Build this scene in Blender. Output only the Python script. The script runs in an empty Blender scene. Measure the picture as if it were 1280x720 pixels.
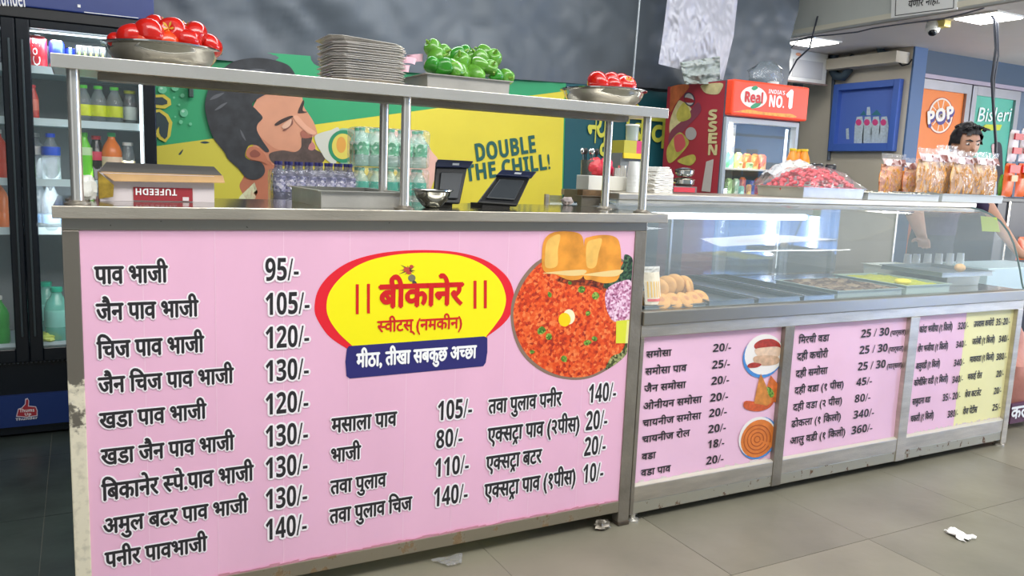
import bpy, bmesh, math, random
from mathutils import Vector, Matrix, noise
R = random.Random(7)
PI = math.pi
SC = bpy.context.scene
COL = SC.collection
# ------------------------------------------------------------ camera
FPX, YAW, PITCH, ROLL = 1008.2, 0.494, 0.1445, 0.0409
CAM = Vector((0.4167, -1.9592, 1.1003))
Fw = Vector((math.sin(YAW)*math.cos(PITCH), math.cos(YAW)*math.cos(PITCH), -math.sin(PITCH)))
_r = Vector((math.cos(YAW), -math.sin(YAW), 0)); _u = _r.cross(Fw)
Rt = _r*math.cos(ROLL)+_u*math.sin(ROLL)
Up = -_r*math.sin(ROLL)+_u*math.cos(ROLL)
cd = bpy.data.cameras.new('camera'); cam = bpy.data.objects.new('camera', cd); COL.objects.link(cam)
cd.sensor_width = 36; cd.lens = FPX/1280*36; cd.clip_start = 0.02
mw = Matrix((Rt, Up, -Fw)).transposed().to_4x4(); mw.translation = CAM
cam.matrix_world = mw
SC.camera = cam
# ------------------------------------------------------------ world, lights, exposure
w = bpy.data.worlds.new('world'); SC.world = w; w.use_nodes = True
w.node_tree.nodes['Background'].inputs[0].default_value = (0.90, 0.95, 1.0, 1)
w.node_tree.nodes['Background'].inputs[1].default_value = 0.66
SC.view_settings.view_transform = 'Standard'; SC.view_settings.look = 'None'
SC.view_settings.exposure = 0.34; SC.view_settings.gamma = 1.0
def area(name, loc, target, sx, sy, power, col=(1, .97, .92)):
    l = bpy.data.lights.new(name, 'AREA'); l.shape = 'RECTANGLE'; l.size = sx; l.size_y = sy; l.energy = power; l.color = col
    o = bpy.data.objects.new(name, l); COL.objects.link(o); o.location = loc
    o.rotation_euler = (Vector(target)-Vector(loc)).to_track_quat('-Z', 'Y').to_euler()
    return o
area('aisle_ceiling_light', (1.6, -1.6, 2.75), (1.6, -0.4, 0), 4.5, 0.8, 70)
area('kitchen_ceiling_light', (2.0, 0.9, 2.75), (2.2, 1.1, 0), 4.0, 0.5, 42, (.93, .97, 1))
area('right_aisle_light', (5.2, -0.8, 2.75), (4.6, 0.2, 0), 2.0, 0.6, 30)
area('soffit_fill_light', (7.9, -.9, 1.3), (5.2, 1.2, 2.0), 1.6, 1.2, 55)  # added fill with no fixture, brightens the soffit, beam and doors
area('soffit_near_lamp', (5.13, 1.07, 2.08), (5.13, 1.07, 0), .24, .24, 4)
area('soffit_far_lamp', (5.08, 2.32, 2.08), (5.08, 2.32, 0), .24, .24, 1.2)
area('cooler_inner_light', (0.45, 1.66, 1.52), (0.45, 1.85, 0.6), .36, .08, 1.8, (.9, .97, 1))
area('cooler_inner_light_low', (0.45, 1.62, 0.95), (0.45, 2.05, 0.7), .34, .3, 1.3, (.9, .97, 1))
area('juice_cooler_light', (3.62, 1.46, 1.38), (3.62, 1.7, 1.0), .3, .06, 3.5, (1, 1, 1))

# ------------------------------------------------------------ pixel -> plane helpers (used to lay things out on real planes)
def ray(px, py): return Fw+Rt*((px-640)/FPX)-Up*((py-360)/FPX)
def at(px, py, ax, v):
    d = ray(px, py); return CAM+d*((v-CAM[ax])/d[ax])
def pxof(p):
    d = Vector(p)-CAM; z = d.dot(Fw); return 640+FPX*d.dot(Rt)/z, 360-FPX*d.dot(Up)/z
# ------------------------------------------------------------ materials
MATS = {}
def lin(c):
    f = lambda v: v/12.92 if v <= .04045 else ((v+.055)/1.055)**2.4
    return tuple(f(x/255) for x in c)+(1,)
def mat(name, rgb, rough=.5, metal=0., bump=0., bscale=40., var=0., vscale=8., emit=0., alpha=None, spec=.5, trans=0., coat=0., stretch=None, aniso=0):
    if name in MATS: return MATS[name]
    m = bpy.data.materials.new(name); m.use_nodes = True; nt = m.node_tree
    b = nt.nodes['Principled BSDF']; c = lin(rgb)
    b.inputs['Base Color'].default_value = c; b.inputs['Roughness'].default_value = rough
    b.inputs['Metallic'].default_value = metal; b.inputs['Specular IOR Level'].default_value = spec
    b.inputs['Transmission Weight'].default_value = trans; b.inputs['Coat Weight'].default_value = coat
    if alpha is not None: b.inputs['Alpha'].default_value = alpha
    if emit:
        b.inputs['Emission Color'].default_value = c; b.inputs['Emission Strength'].default_value = emit
    if var or bump:
        tc = nt.nodes.new('ShaderNodeTexCoord'); mp = nt.nodes.new('ShaderNodeMapping'); nt.links.new(tc.outputs['Object'], mp.inputs[0])
        if stretch: mp.inputs['Scale'].default_value = stretch
    if var:
        n = nt.nodes.new('ShaderNodeTexNoise'); n.inputs['Scale'].default_value = vscale; n.inputs['Detail'].default_value = 5
        nt.links.new(mp.outputs[0], n.inputs['Vector'])
        mx = nt.nodes.new('ShaderNodeMix'); mx.data_type = 'RGBA'
        mx.inputs[6].default_value = tuple(max(0, v*(1-var)) for v in c[:3])+(1,); mx.inputs[7].default_value = tuple(min(1, v*(1+var)) for v in c[:3])+(1,)
        rp = nt.nodes.new('ShaderNodeMapRange'); rp.inputs[1].default_value = .3; rp.inputs[2].default_value = .7
        nt.links.new(n.outputs[0], rp.inputs[0]); nt.links.new(rp.outputs[0], mx.inputs[0]); nt.links.new(mx.outputs[2], b.inputs['Base Color'])
    if bump:
        n2 = nt.nodes.new('ShaderNodeTexNoise'); n2.inputs['Scale'].default_value = bscale; n2.inputs['Detail'].default_value = 4
        nt.links.new(mp.outputs[0], n2.inputs['Vector'])
        bp = nt.nodes.new('ShaderNodeBump'); bp.inputs['Strength'].default_value = bump; bp.inputs['Distance'].default_value = .01
        nt.links.new(n2.outputs[0], bp.inputs['Height']); nt.links.new(bp.outputs[0], b.inputs['Normal'])
    MATS[name] = m; return m
def worn(name, base, over, thresh, scale, rough=.45, metal=.6, rough2=.7, axis_mask=None):
    """base metal with patches of a second colour (rust, flaking paint); axis_mask=(axis, lo, hi) raises the cover between world heights"""
    m = bpy.data.materials.new(name); m.use_nodes = True; nt = m.node_tree; b = nt.nodes['Principled BSDF']
    g = nt.nodes.new('ShaderNodeNewGeometry'); n = nt.nodes.new('ShaderNodeTexNoise'); n.inputs['Scale'].default_value = scale; n.inputs['Detail'].default_value = 8; n.inputs['Roughness'].default_value = .65
    nt.links.new(g.outputs['Position'], n.inputs['Vector'])
    val = n.outputs[0]
    if axis_mask:
        s = nt.nodes.new('ShaderNodeSeparateXYZ'); nt.links.new(g.outputs['Position'], s.inputs[0])
        mr = nt.nodes.new('ShaderNodeMapRange'); mr.inputs[1].default_value = axis_mask[1]; mr.inputs[2].default_value = axis_mask[2]
        mr.inputs[3].default_value = axis_mask[3]; mr.inputs[4].default_value = axis_mask[4]
        nt.links.new(s.outputs[axis_mask[0]], mr.inputs[0])
        ad = nt.nodes.new('ShaderNodeMath'); ad.operation = 'ADD'; nt.links.new(val, ad.inputs[0]); nt.links.new(mr.outputs[0], ad.inputs[1]); val = ad.outputs[0]
    st = nt.nodes.new('ShaderNodeMapRange'); st.inputs[1].default_value = thresh; st.inputs[2].default_value = thresh+.03
    nt.links.new(val, st.inputs[0])
    n3 = nt.nodes.new('ShaderNodeTexNoise'); n3.inputs['Scale'].default_value = scale*6; n3.inputs['Detail'].default_value = 3; nt.links.new(g.outputs['Position'], n3.inputs['Vector'])
    mo = nt.nodes.new('ShaderNodeMix'); mo.data_type = 'RGBA'; o = lin(over); mo.inputs[6].default_value = tuple(v*.75 for v in o[:3])+(1,); mo.inputs[7].default_value = o
    r3 = nt.nodes.new('ShaderNodeMapRange'); r3.inputs[1].default_value = .3; r3.inputs[2].default_value = .5; nt.links.new(n3.outputs[0], r3.inputs[0]); nt.links.new(r3.outputs[0], mo.inputs[0])
    mx = nt.nodes.new('ShaderNodeMix'); mx.data_type = 'RGBA'; mx.inputs[6].default_value = lin(base); nt.links.new(mo.outputs[2], mx.inputs[7])
    nt.links.new(st.outputs[0], mx.inputs[0]); nt.links.new(mx.outputs[2], b.inputs['Base Color'])
    for sock, a, c in (('Metallic', metal, 0), ('Roughness', rough, rough2)):
        mr = nt.nodes.new('ShaderNodeMapRange'); mr.inputs[3].default_value = a; mr.inputs[4].default_value = c
        nt.links.new(st.outputs[0], mr.inputs[0]); nt.links.new(mr.outputs[0], b.inputs[sock])
    MATS[name] = m; return m
def cells(name, cols, scale, rough=.5, bump=.4, detail=.0, stretch=None, spec=.5):
    """mottled food print: voronoi cells picked from a colour ramp"""
    m = bpy.data.materials.new(name); m.use_nodes = True; nt = m.node_tree; b = nt.nodes['Principled BSDF']; b.inputs['Roughness'].default_value = rough
    tc = nt.nodes.new('ShaderNodeTexCoord'); mp = nt.nodes.new('ShaderNodeMapping'); nt.links.new(tc.outputs['Object'], mp.inputs[0])
    if stretch: mp.inputs['Scale'].default_value = stretch
    v = nt.nodes.new('ShaderNodeTexVoronoi'); v.inputs['Scale'].default_value = scale; nt.links.new(mp.outputs[0], v.inputs['Vector'])
    n = nt.nodes.new('ShaderNodeTexNoise'); n.inputs['Scale'].default_value = scale*.7; n.inputs['Detail'].default_value = 6; nt.links.new(mp.outputs[0], n.inputs['Vector'])
    s = nt.nodes.new('ShaderNodeSeparateColor'); nt.links.new(v.outputs['Color'], s.inputs[0])
    ad = nt.nodes.new('ShaderNodeMix'); ad.data_type = 'FLOAT'; ad.inputs[0].default_value = .5; nt.links.new(s.outputs[0], ad.inputs[2]); nt.links.new(n.outputs[0], ad.inputs[3])
    cr = nt.nodes.new('ShaderNodeValToRGB'); els = cr.color_ramp.elements
    k = len(cols)
    for i, c in enumerate(cols):
        p = .22+.56*i/(k-1)
        e = els[i] if i < 2 else els.new(p)
        e.position = p; e.color = lin(c)
    nt.links.new(ad.outputs[0], cr.inputs[0]); nt.links.new(cr.outputs[0], b.inputs['Base Color'])
    if bump:
        bp = nt.nodes.new('ShaderNodeBump'); bp.inputs['Strength'].default_value = bump; bp.inputs['Distance'].default_value = .01
        nt.links.new(v.outputs['Distance'], bp.inputs['Height']); nt.links.new(bp.outputs[0], b.inputs['Normal'])
    MATS[name] = m; return m
def thin(name, rgb, opac, rough=.05, refl=1.0, bump=0, bscale=30, ior=1.45):
    """thin clear sheet: mostly transparent, fresnel mirror on top, a little body colour"""
    m = bpy.data.materials.new(name); m.use_nodes = True; nt = m.node_tree; nt.nodes.clear()
    out = nt.nodes.new('ShaderNodeOutputMaterial'); t = nt.nodes.new('ShaderNodeBsdfTransparent'); d = nt.nodes.new('ShaderNodeBsdfDiffuse'); g = nt.nodes.new('ShaderNodeBsdfGlossy')
    d.inputs[0].default_value = lin(rgb); g.inputs['Roughness'].default_value = rough; g.inputs[0].default_value = (refl, refl, refl, 1)
    a = nt.nodes.new('ShaderNodeMixShader'); a.inputs[0].default_value = opac; nt.links.new(t.outputs[0], a.inputs[1]); nt.links.new(d.outputs[0], a.inputs[2])
    fr = nt.nodes.new('ShaderNodeFresnel'); ge = nt.nodes.new('ShaderNodeNewGeometry'); io = nt.nodes.new('ShaderNodeMapRange')
    io.inputs[3].default_value = ior; io.inputs[4].default_value = 1/ior   # the same mirror strength from either side of the sheet
    nt.links.new(ge.outputs['Backfacing'], io.inputs[0]); nt.links.new(io.outputs[0], fr.inputs[0])
    b = nt.nodes.new('ShaderNodeMixShader'); nt.links.new(fr.outputs[0], b.inputs[0]); nt.links.new(a.outputs[0], b.inputs[1]); nt.links.new(g.outputs[0], b.inputs[2]); nt.links.new(b.outputs[0], out.inputs[0])
    if bump:
        tc = nt.nodes.new('ShaderNodeTexCoord'); n = nt.nodes.new('ShaderNodeTexNoise'); n.inputs['Scale'].default_value = bscale; nt.links.new(tc.outputs['Object'], n.inputs['Vector'])
        bp = nt.nodes.new('ShaderNodeBump'); bp.inputs['Strength'].default_value = bump; bp.inputs['Distance'].default_value = .02; nt.links.new(n.outputs[0], bp.inputs['Height'])
        nt.links.new(bp.outputs[0], g.inputs['Normal']); nt.links.new(bp.outputs[0], fr.inputs['Normal'])
    MATS[name] = m; return m
steel = mat('brushed_steel', (196, 188, 174), .34, .8, bump=.12, bscale=90, var=.14, vscale=7, stretch=(1, 1, 6))
steel2 = mat('steel_bright', (222, 219, 212), .26, .8, var=.06, vscale=5)
trayS = mat('tray_steel', (188, 185, 178), .3, .45, bump=.08, bscale=50, var=.1, vscale=12)
steelD = mat('steel_dull', (146, 139, 127), .42, .65, bump=.15, bscale=70, var=.2, vscale=10)
steelT = mat('steel_top', (150, 148, 138), .13, .9, var=.1, vscale=6)
chrome = mat('steel_polished', (205, 205, 200), .12, 1.0)
black = mat('black_plastic', (20, 22, 26), .4)
blackg = mat('black_gloss', (16, 22, 30), .22, bump=.02)
white = mat('white_plastic', (235, 236, 232), .45)
rubber = mat('rubber', (30, 28, 27), .8)
glass = thin('clear_glass', (210, 235, 235), .05, .02)
glassC = thin('display_glass', (214, 230, 234), .15, .03, bump=.05, bscale=3)  # pale diffuse body stands in for the whitish haze over the glass
film = thin('plastic_film', (245, 245, 250), .22, .12, bump=.8, bscale=45)
wrapF = thin('wrap_film', (235, 238, 245), .10, .10, bump=.8, bscale=45)
pet = thin('clear_bottle_plastic', (170, 182, 188), .26, .08, bump=.2, bscale=60)
# ------------------------------------------------------------ mesh builder
class B:
    def __init__(s): s.v = []; s.f = []
    def add(s, vs, fs):
        n = len(s.v); s.v += [tuple(p) for p in vs]; s.f += [tuple(i+n for i in f) for f in fs]; return s
    def box(s, x0, x1, y0, y1, z0, z1, M=None):
        vs = [Vector((x, y, z)) for z in (z0, z1) for y in (y0, y1) for x in (x0, x1)]
        if M is not None: vs = [M @ v for v in vs]
        return s.add(vs, [(0, 2, 3, 1), (4, 5, 7, 6), (0, 1, 5, 4), (2, 6, 7, 3), (0, 4, 6, 2), (1, 3, 7, 5)])
    def tube(s, pts, r, n=8, cap=True):
        pts = [Vector(p) for p in pts]; rs = r if isinstance(r, (list, tuple)) else [r]*len(pts); vs = []; fs = []
        prev = None
        for i, p in enumerate(pts):
            t = (pts[min(i+1, len(pts)-1)]-pts[max(i-1, 0)]).normalized()
            a = prev if prev is not None and abs(prev.dot(t)) < .95 else (Vector((0, 0, 1)) if abs(t.z) < .9 else Vector((1, 0, 0)))
            u = (a-t*a.dot(t)).normalized(); prev = u; v = t.cross(u)
            vs += [p+(u*math.cos(2*PI*k/n)+v*math.sin(2*PI*k/n))*rs[i] for k in range(n)]
        for i in range(len(pts)-1):
            fs += [(i*n+k, i*n+(k+1) % n, (i+1)*n+(k+1) % n, (i+1)*n+k) for k in range(n)]
        if cap: fs += [tuple(range(n))[::-1], tuple((len(pts)-1)*n+k for k in range(n))]
        return s.add(vs, fs)
    def lathe(s, prof, c=(0, 0, 0), n=20, sx=1, sy=1):
        vs = []; fs = []
        for (r, z) in prof:
            vs += [(c[0]+r*sx*math.cos(2*PI*k/n), c[1]+r*sy*math.sin(2*PI*k/n), c[2]+z) for k in range(n)]
        for i in range(len(prof)-1):
            fs += [(i*n+k, i*n+(k+1) % n, (i+1)*n+(k+1) % n, (i+1)*n+k) for k in range(n)]
        if prof[0][0] > 1e-4: fs.append(tuple(range(n))[::-1])
        if prof[-1][0] > 1e-4: fs.append(tuple((len(prof)-1)*n+k for k in range(n)))
        return s.add(vs, fs)
    def ball(s, c, rx, ry, rz, n=14, m=9, fn=None):
        c = Vector(c); vs = [c+Vector((0, 0, -rz))]; fs = []
        for j in range(1, m):
            a = -PI/2+PI*j/m
            vs += [c+Vector((rx*math.cos(a)*math.cos(2*PI*k/n), ry*math.cos(a)*math.sin(2*PI*k/n), rz*math.sin(a))) for k in range(n)]
        vs.append(c+Vector((0, 0, rz)))
        if fn: vs = [c+fn(v-c) for v in vs]
        for k in range(n):
            fs.append((0, 1+(k+1) % n, 1+k)); fs.append((len(vs)-1, 1+(m-2)*n+k, 1+(m-2)*n+(k+1) % n))
        for j in range(m-2):
            fs += [(1+j*n+k, 1+j*n+(k+1) % n, 1+(j+1)*n+(k+1) % n, 1+(j+1)*n+k) for k in range(n)]
        return s.add(vs, fs)
    def poly(s, pts, thick=None):
        n = len(pts)
        if thick is None: return s.add(pts, [tuple(range(n))])
        t = Vector(thick); return s.add(list(pts)+[Vector(p)+t for p in pts], [tuple(range(n)), tuple(range(2*n-1, n-1, -1))]+[(i, i+n, (i+1) % n+n, (i+1) % n) for i in range(n)])
    def grid(s, P, nu, nv):
        vs = [P(i/nu, j/nv) for j in range(nv+1) for i in range(nu+1)]
        return s.add(vs, [(j*(nu+1)+i, j*(nu+1)+i+1, (j+1)*(nu+1)+i+1, (j+1)*(nu+1)+i) for j in range(nv) for i in range(nu)])
    def tray(s, x0, x1, y0, y1, z0, z1, t=.003, rim=.008, M=None):
        """open tray with sloped sides and a turned-out rim"""
        M = M or Matrix(); e = (z1-z0)*.25
        def ring(d, z): return [M @ Vector(p) for p in ((x0+d, y0+d, z), (x1-d, y0+d, z), (x1-d, y1-d, z), (x0+d, y1-d, z))]
        rs = [ring(e, z0), ring(rim, z1-.002), ring(0, z1-.002), ring(0, z1), ring(rim+t, z1), ring(e+t, z0+t)]
        vs = [p for r in rs for p in r]; fs = [(3, 2, 1, 0)]
        for i in range(len(rs)-1): fs += [(i*4+k, i*4+(k+1) % 4, (i+1)*4+(k+1) % 4, (i+1)*4+k) for k in range(4)]
        fs.append(tuple(len(vs)-4+k for k in range(4)))
        return s.add(vs, fs)
def worldloc(o):
    v = Vector((0, 0, 0))
    while o is not None: v += o.location; o = o.parent
    return v
def fin(b, name, m, parent=None, smooth=False, bevel=0, angle=None):
    off = worldloc(parent)
    me = bpy.data.meshes.new(name); me.from_pydata([Vector(v)-off for v in b.v], [], b.f); me.update()
    if isinstance(m, (list, tuple)):
        for q in m: me.materials.append(q)
    else: me.materials.append(m)
    if smooth:
        me.shade_smooth(); me.set_sharp_from_angle(angle=math.radians(angle or 45))
    o = bpy.data.objects.new(name, me); COL.objects.link(o)
    if parent is not None: o.parent = parent
    if bevel:
        md = o.modifiers.new('bevel', 'BEVEL'); md.width = bevel; md.segments = 2; md.limit_method = 'ANGLE'
    return o
def thing(name, label, cat, loc=(0, 0, 0), group=None):
    o = bpy.data.objects.new(name, None); COL.objects.link(o); o.location = loc; o.empty_display_size = .05
    o['label'] = label; o['category'] = cat
    if group: o['group'] = group
    return o
def tag(o, label, cat, group=None, kind=None):
    o['label'] = label; o['category'] = cat
    if group: o['group'] = group
    if kind: o['kind'] = kind
    return o
def struct(o): o['kind'] = 'structure'; return o
def rebase(o):
    """move a one-mesh thing's origin to its base centre"""
    me = o.data; xs = [v.co.x for v in me.vertices]; ys = [v.co.y for v in me.vertices]; z = min(v.co.z for v in me.vertices)
    c = Vector(((min(xs)+max(xs))/2, (min(ys)+max(ys))/2, z)); me.transform(Matrix.Translation(-c)); o.location = c; return o
def dup(root, loc, rz=None, label=None, rot=None, scale=None, mats=None):
    r = root.copy(); COL.objects.link(r); r.location = loc
    if rz is not None: r.rotation_euler = (0, 0, rz)
    if rot is not None: r.rotation_euler = rot
    if scale is not None: r.scale = scale if isinstance(scale, (tuple, list)) else (scale,)*3
    if label: r['label'] = label
    for ch in list(root.children):
        c = ch.copy(); COL.objects.link(c); c.parent = r
        for g in list(ch.children):
            d = g.copy(); COL.objects.link(d); d.parent = c
    return r
# ------------------------------------------------------------ lettering
def curve_mesh(body, res=2):
    c = bpy.data.curves.new('t', 'FONT'); c.body = body; c.resolution_u = res
    o = bpy.data.objects.new('t', c); COL.objects.link(o); dg = bpy.context.evaluated_depsgraph_get()
    m = bpy.data.meshes.new_from_object(o.evaluated_get(dg), depsgraph=dg); bpy.data.objects.remove(o); bpy.data.curves.remove(c)
    vs = [v.co.copy() for v in m.vertices]; fs = [tuple(p.vertices) for p in m.polygons]; bpy.data.meshes.remove(m); return vs, fs
_GC = {}
def glyphs(s):
    if s not in _GC: _GC[s] = curve_mesh(s)
    return _GC[s]
_AA = max(v.x for v in glyphs('ा')[0])
_adv = {}
def adv(s):
    if s not in _adv: _adv[s] = max(v.x for v in curve_mesh(s+'ा')[0])-_AA
    return _adv[s]
HALF = {'स': .50, 'न': .40, 'प': .42, 'क': .60, 'च': .46, 'ल': .5, 'व': .3}
def half(ch):
    """half form: the letter without its right-hand stem"""
    cut = HALF[ch]; vs, fs = glyphs(ch); bm = bmesh.new(); bv = [bm.verts.new(v) for v in vs]
    for f in fs:
        try: bm.faces.new([bv[i] for i in f])
        except ValueError: pass
    bmesh.ops.bisect_plane(bm, geom=bm.verts[:]+bm.edges[:]+bm.faces[:], plane_co=(cut, 0, 0), plane_no=(1, 0, 0), clear_outer=True)
    bm.verts.index_update(); r = ([v.co.copy() for v in bm.verts], [tuple(v.index for v in f.verts) for f in bm.faces]); bm.free(); return r, cut
def compose(body):
    """body may hold {x} for the half form of x and ^ for the small stroke pair of a subscript ra. i-signs are typed before their letter."""
    vs = []; fs = []; x = 0.
    i = 0; buf = ''
    def put(g, dx):
        n = len(vs); vs.extend([Vector((v.x+dx, v.y, 0)) for v in g[0]]); fs.extend([tuple(k+n for k in f) for f in g[1]])
    while i <= len(body):
        c = body[i] if i < len(body) else None
        if c in ('{', '^', None):
            if buf: put(glyphs(buf), x); x += adv(buf); buf = ''
            if c == '{':
                g, cut = half(body[i+1]); put(g, x); x += cut; i += 3; continue
            if c == '^':
                a = [Vector((x-.42, -.20, 0)), Vector((x-.36, -.22, 0)), Vector((x-.24, -.03, 0)), Vector((x-.30, -.02, 0))]
                b_ = [Vector((x-.24, -.03, 0)), Vector((x-.17, -.03, 0)), Vector((x-.10, -.20, 0)), Vector((x-.17, -.20, 0))]
                put((a+b_, [(0, 1, 2, 3), (4, 5, 6, 7)]), 0); i += 1; continue
            if c is None: break
        buf += c; i += 1
    return vs, fs
DIG = dict(zip('0123456789', '𝟬𝟭𝟮𝟯𝟰𝟱𝟲𝟳𝟴𝟵'))
def bold(s):
    o = ''
    for c in s:
        if c.isdigit(): o += DIG[c]
        elif 'A' <= c <= 'Z': o += chr(0x1D5D4+ord(c)-65)
        elif 'a' <= c <= 'z': o += chr(0x1D5EE+ord(c)-97)
        else: o += c
    return o
def solve_right(P0, xr, ax):
    """the point at P0's height on the plane, straight along it, that falls on pixel column xr"""
    k = 0 if ax == 1 else 1
    lo, hi = Vector(P0), Vector(P0); step = 1.5 if ax == 1 else -1.5; hi[k] += step
    for _ in range(40):
        mid = (lo+hi)/2
        if pxof(mid)[0] < xr: lo = mid
        else: hi = mid
    return (lo+hi)/2
STEP = .00004
def letter(bk, bw, body, xl, yb, xr, yh, ax=1, pv=0., yr=None, ref=.622, wt=.02, ow=.065, lift=.0004, nrm=None, shear=0.):
    """write body on a plane: pixel anchors give where the run starts, ends and how tall it is; bk = ink builder, bw = halo builder"""
    P0 = at(xl, yb, ax, pv); P1 = solve_right(P0, xr, ax) if yr is None else at(xr, yr, ax, pv)
    T = at(xl, yh, ax, pv); u = (P1-P0); W = u.length; u.normalize()
    n = nrm or (Vector((0, -1, 0)) if ax == 1 else Vector((-1, 0, 0)))
    v = n.cross(u) if n.cross(u).z > 0 else -n.cross(u)
    H = (T-P0).dot(v)
    vs, fs = compose(body)
    if not vs: return
    x0 = min(q.x for q in vs); x1 = max(q.x for q in vs); sx = W/(x1-x0); sy = H/ref
    def stamp(bld, rad, k, d):
        offs = [(0, 0)]+[(rad*math.cos(2*PI*i/k), rad*math.sin(2*PI*i/k)) for i in range(k)] if k else [(0, 0)]
        for i, (ox, oy) in enumerate(offs):   # each stamp sits a hair proud of the last so no two faces share a plane
            bld.add([P0+u*((q.x-x0+shear*q.y)*sx+ox*sy)+v*((q.y+oy)*sy)+n*(d+i*STEP) for q in vs], fs)
    stamp(bk, wt, 4 if wt else 0, lift*2)
    if bw is not None: stamp(bw, ow, 8, lift)
def write(body, xl, yb, xr, yh, m, parent, ax=1, pv=0., wt=.02, ref=.622, halo=None, shift_=0., nm='lettering', **kw):
    bk, bw = B(), (B() if halo else None)
    letter(bk, bw, body, xl, yb, xr, yh, ax, pv, wt=wt, ref=ref, **kw)
    for b in (bk, bw):
        if b is not None: b.v = [(p[0]+(shift_ if ax == 0 else 0), p[1]+(shift_ if ax == 1 else 0), p[2]) for p in b.v]
    if halo: fin(bw, nm+'_halo', halo, parent)
    return fin(bk, nm, m, parent)
def smoothpts(pts, k=6):
    out = []; n = len(pts)
    for i in range(n):
        p0, p1, p2, p3 = [Vector((*pts[(i+j-1) % n], 0)) for j in range(4)]
        for t in [a/k for a in range(k)]:
            q = .5*((2*p1)+(-p0+p2)*t+(2*p0-5*p1+4*p2-p3)*t*t+(-p0+3*p1-3*p2+p3)*t**3); out.append((q.x, q.y))
    return out
def printed(name, pts, m, parent, ax=1, pv=0., lift=.001, sm=True, thick=None):
    n = Vector((0, -1, 0)) if ax == 1 else Vector((-1, 0, 0))
    if isinstance(pts[0][0], (tuple, list)): groups = pts
    else: groups = [pts]
    b = B()
    for g in groups:
        g = smoothpts(g) if sm else g
        P = [at(x, y, ax, pv)+n*lift for x, y in g]
        if thick: b.poly(P, n*thick)
        else: b.poly(P)
    return fin(b, name, m, parent)
def ell(cx, cy, rx, ry, n=28, rot=0, a0=0, a1=2*PI):
    return [(cx+rx*math.cos(a)*math.cos(rot)-ry*math.sin(a)*math.sin(rot), cy+rx*math.cos(a)*math.sin(rot)+ry*math.sin(a)*math.cos(rot)) for a in [a0+(a1-a0)*i/n for i in range(n)]]
# ============================================================ SETTING
tileM = mat('kadappa_stone', (120, 117, 103), .38, bump=.12, bscale=14, var=.16, vscale=3.2, spec=.35)
tileM2 = mat('kadappa_stone_light', (128, 124, 109), .4, bump=.12, bscale=14, var=.14, vscale=2.6, spec=.35)
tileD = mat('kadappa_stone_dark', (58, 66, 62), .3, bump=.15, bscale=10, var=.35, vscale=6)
grout = mat('floor_grout', (116, 114, 104), .7)
floor = struct(fin(B().box(-1.6, 8.2, -3.6, 3.9, -.08, -.0016), 'floor', grout))
T = .57
tm = {}
for i in range(-3, 14):
    for j in range(-6, 7):
        x0 = .29+i*T; y0 = -.39+j*T
        if x0 > 7.5 or y0 > 3.2: continue
        key = R.choice((0, 1)) if y0 > -.2 or x0 > .2 else 0
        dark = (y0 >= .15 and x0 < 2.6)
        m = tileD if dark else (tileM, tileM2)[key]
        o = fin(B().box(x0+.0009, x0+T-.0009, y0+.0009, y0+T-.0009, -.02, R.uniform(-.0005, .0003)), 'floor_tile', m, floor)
wallM = mat('dark_wall', (84, 92, 98), .7, bump=.2, bscale=6, var=.22, vscale=2.5)
wallL = mat('side_wall', (70, 76, 80), .8, var=.1, vscale=3)
beige = mat('beige_wall', (205, 196, 178), .7, var=.06, vscale=3)
greyw = mat('grey_blue_wall', (128, 142, 156), .7, bump=.1, bscale=5, var=.12, vscale=2)
ceilM = mat('ceiling_paint', (150, 155, 158), .8, var=.05)
struct(fin(B().box(-1.6, 4.55, 2.02, 2.14, 0, 2.95), 'wall_back', wallM))
struct(fin(B().box(-1.6, -1.5, -1.2, 2.02, 0, 2.95), 'wall_left', wallL))
struct(fin(B().box(4.43, 4.55, 2.14, 3.30, 0, 2.95), 'wall_recess_left', greyw))
struct(fin(B().box(4.43, 6.6, 3.30, 3.42, 0, 2.95), 'wall_recess_back', mat('recess_slate', (88, 106, 116), .7)))
struct(fin(B().box(5.75, 5.87, 2.0, 2.99, 0, 2.12), 'wall_right', beige))
struct(fin(B().box(5.871, 8.2, 2.14, 2.26, 0, 2.95), 'wall_door', mat('door_wall', (108, 122, 140), .7, var=.08)))
struct(fin(B().box(-1.6, 4.87, -.3, 3.42, 2.95, 3.05), 'ceiling', ceilM))
# dropped soffit with its painted upstand (the beam that carries the notice)
struct(fin(B().box(4.87, 8.2, -.8, 3.30, 2.10, 2.16), 'ceiling_soffit', mat('soffit_panel', (214, 208, 204), .6, var=.06, vscale=2)))
beam = struct(fin(B().box(4.80, 4.87, -.8, 3.30, 2.105, 3.0), 'wall_beam', mat('beam_paint', (190, 194, 188), .65, bump=.05, bscale=8, var=.1, vscale=1.6)))
struct(fin(B().box(4.785, 4.80, -.8, 2.6, 2.105, 2.135), 'trim_1', mat('beam_lip', (212, 208, 190), .6)))
for k, z in enumerate((0,)):
    b = B().box(5.60, 5.749, 2.02, 2.98, 1.98, 2.06); struct(fin(b, 'trim_2', beige))
# blind recess strips between the far wall and the beige wall
struct(fin(B().box(at(983, 150, 1, 3.2)[0], at(987, 150, 1, 3.2)[0], 3.20, 3.30, 0, 2.6), 'trim_3', mat('strip_beige', (178, 170, 155), .7)))
struct(fin(B().box(at(974, 150, 1, 3.26)[0], at(980, 150, 1, 3.26)[0], 3.26, 3.30, 0, 2.6), 'trim_4', mat('strip_dark', (74, 92, 104), .5)))

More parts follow.
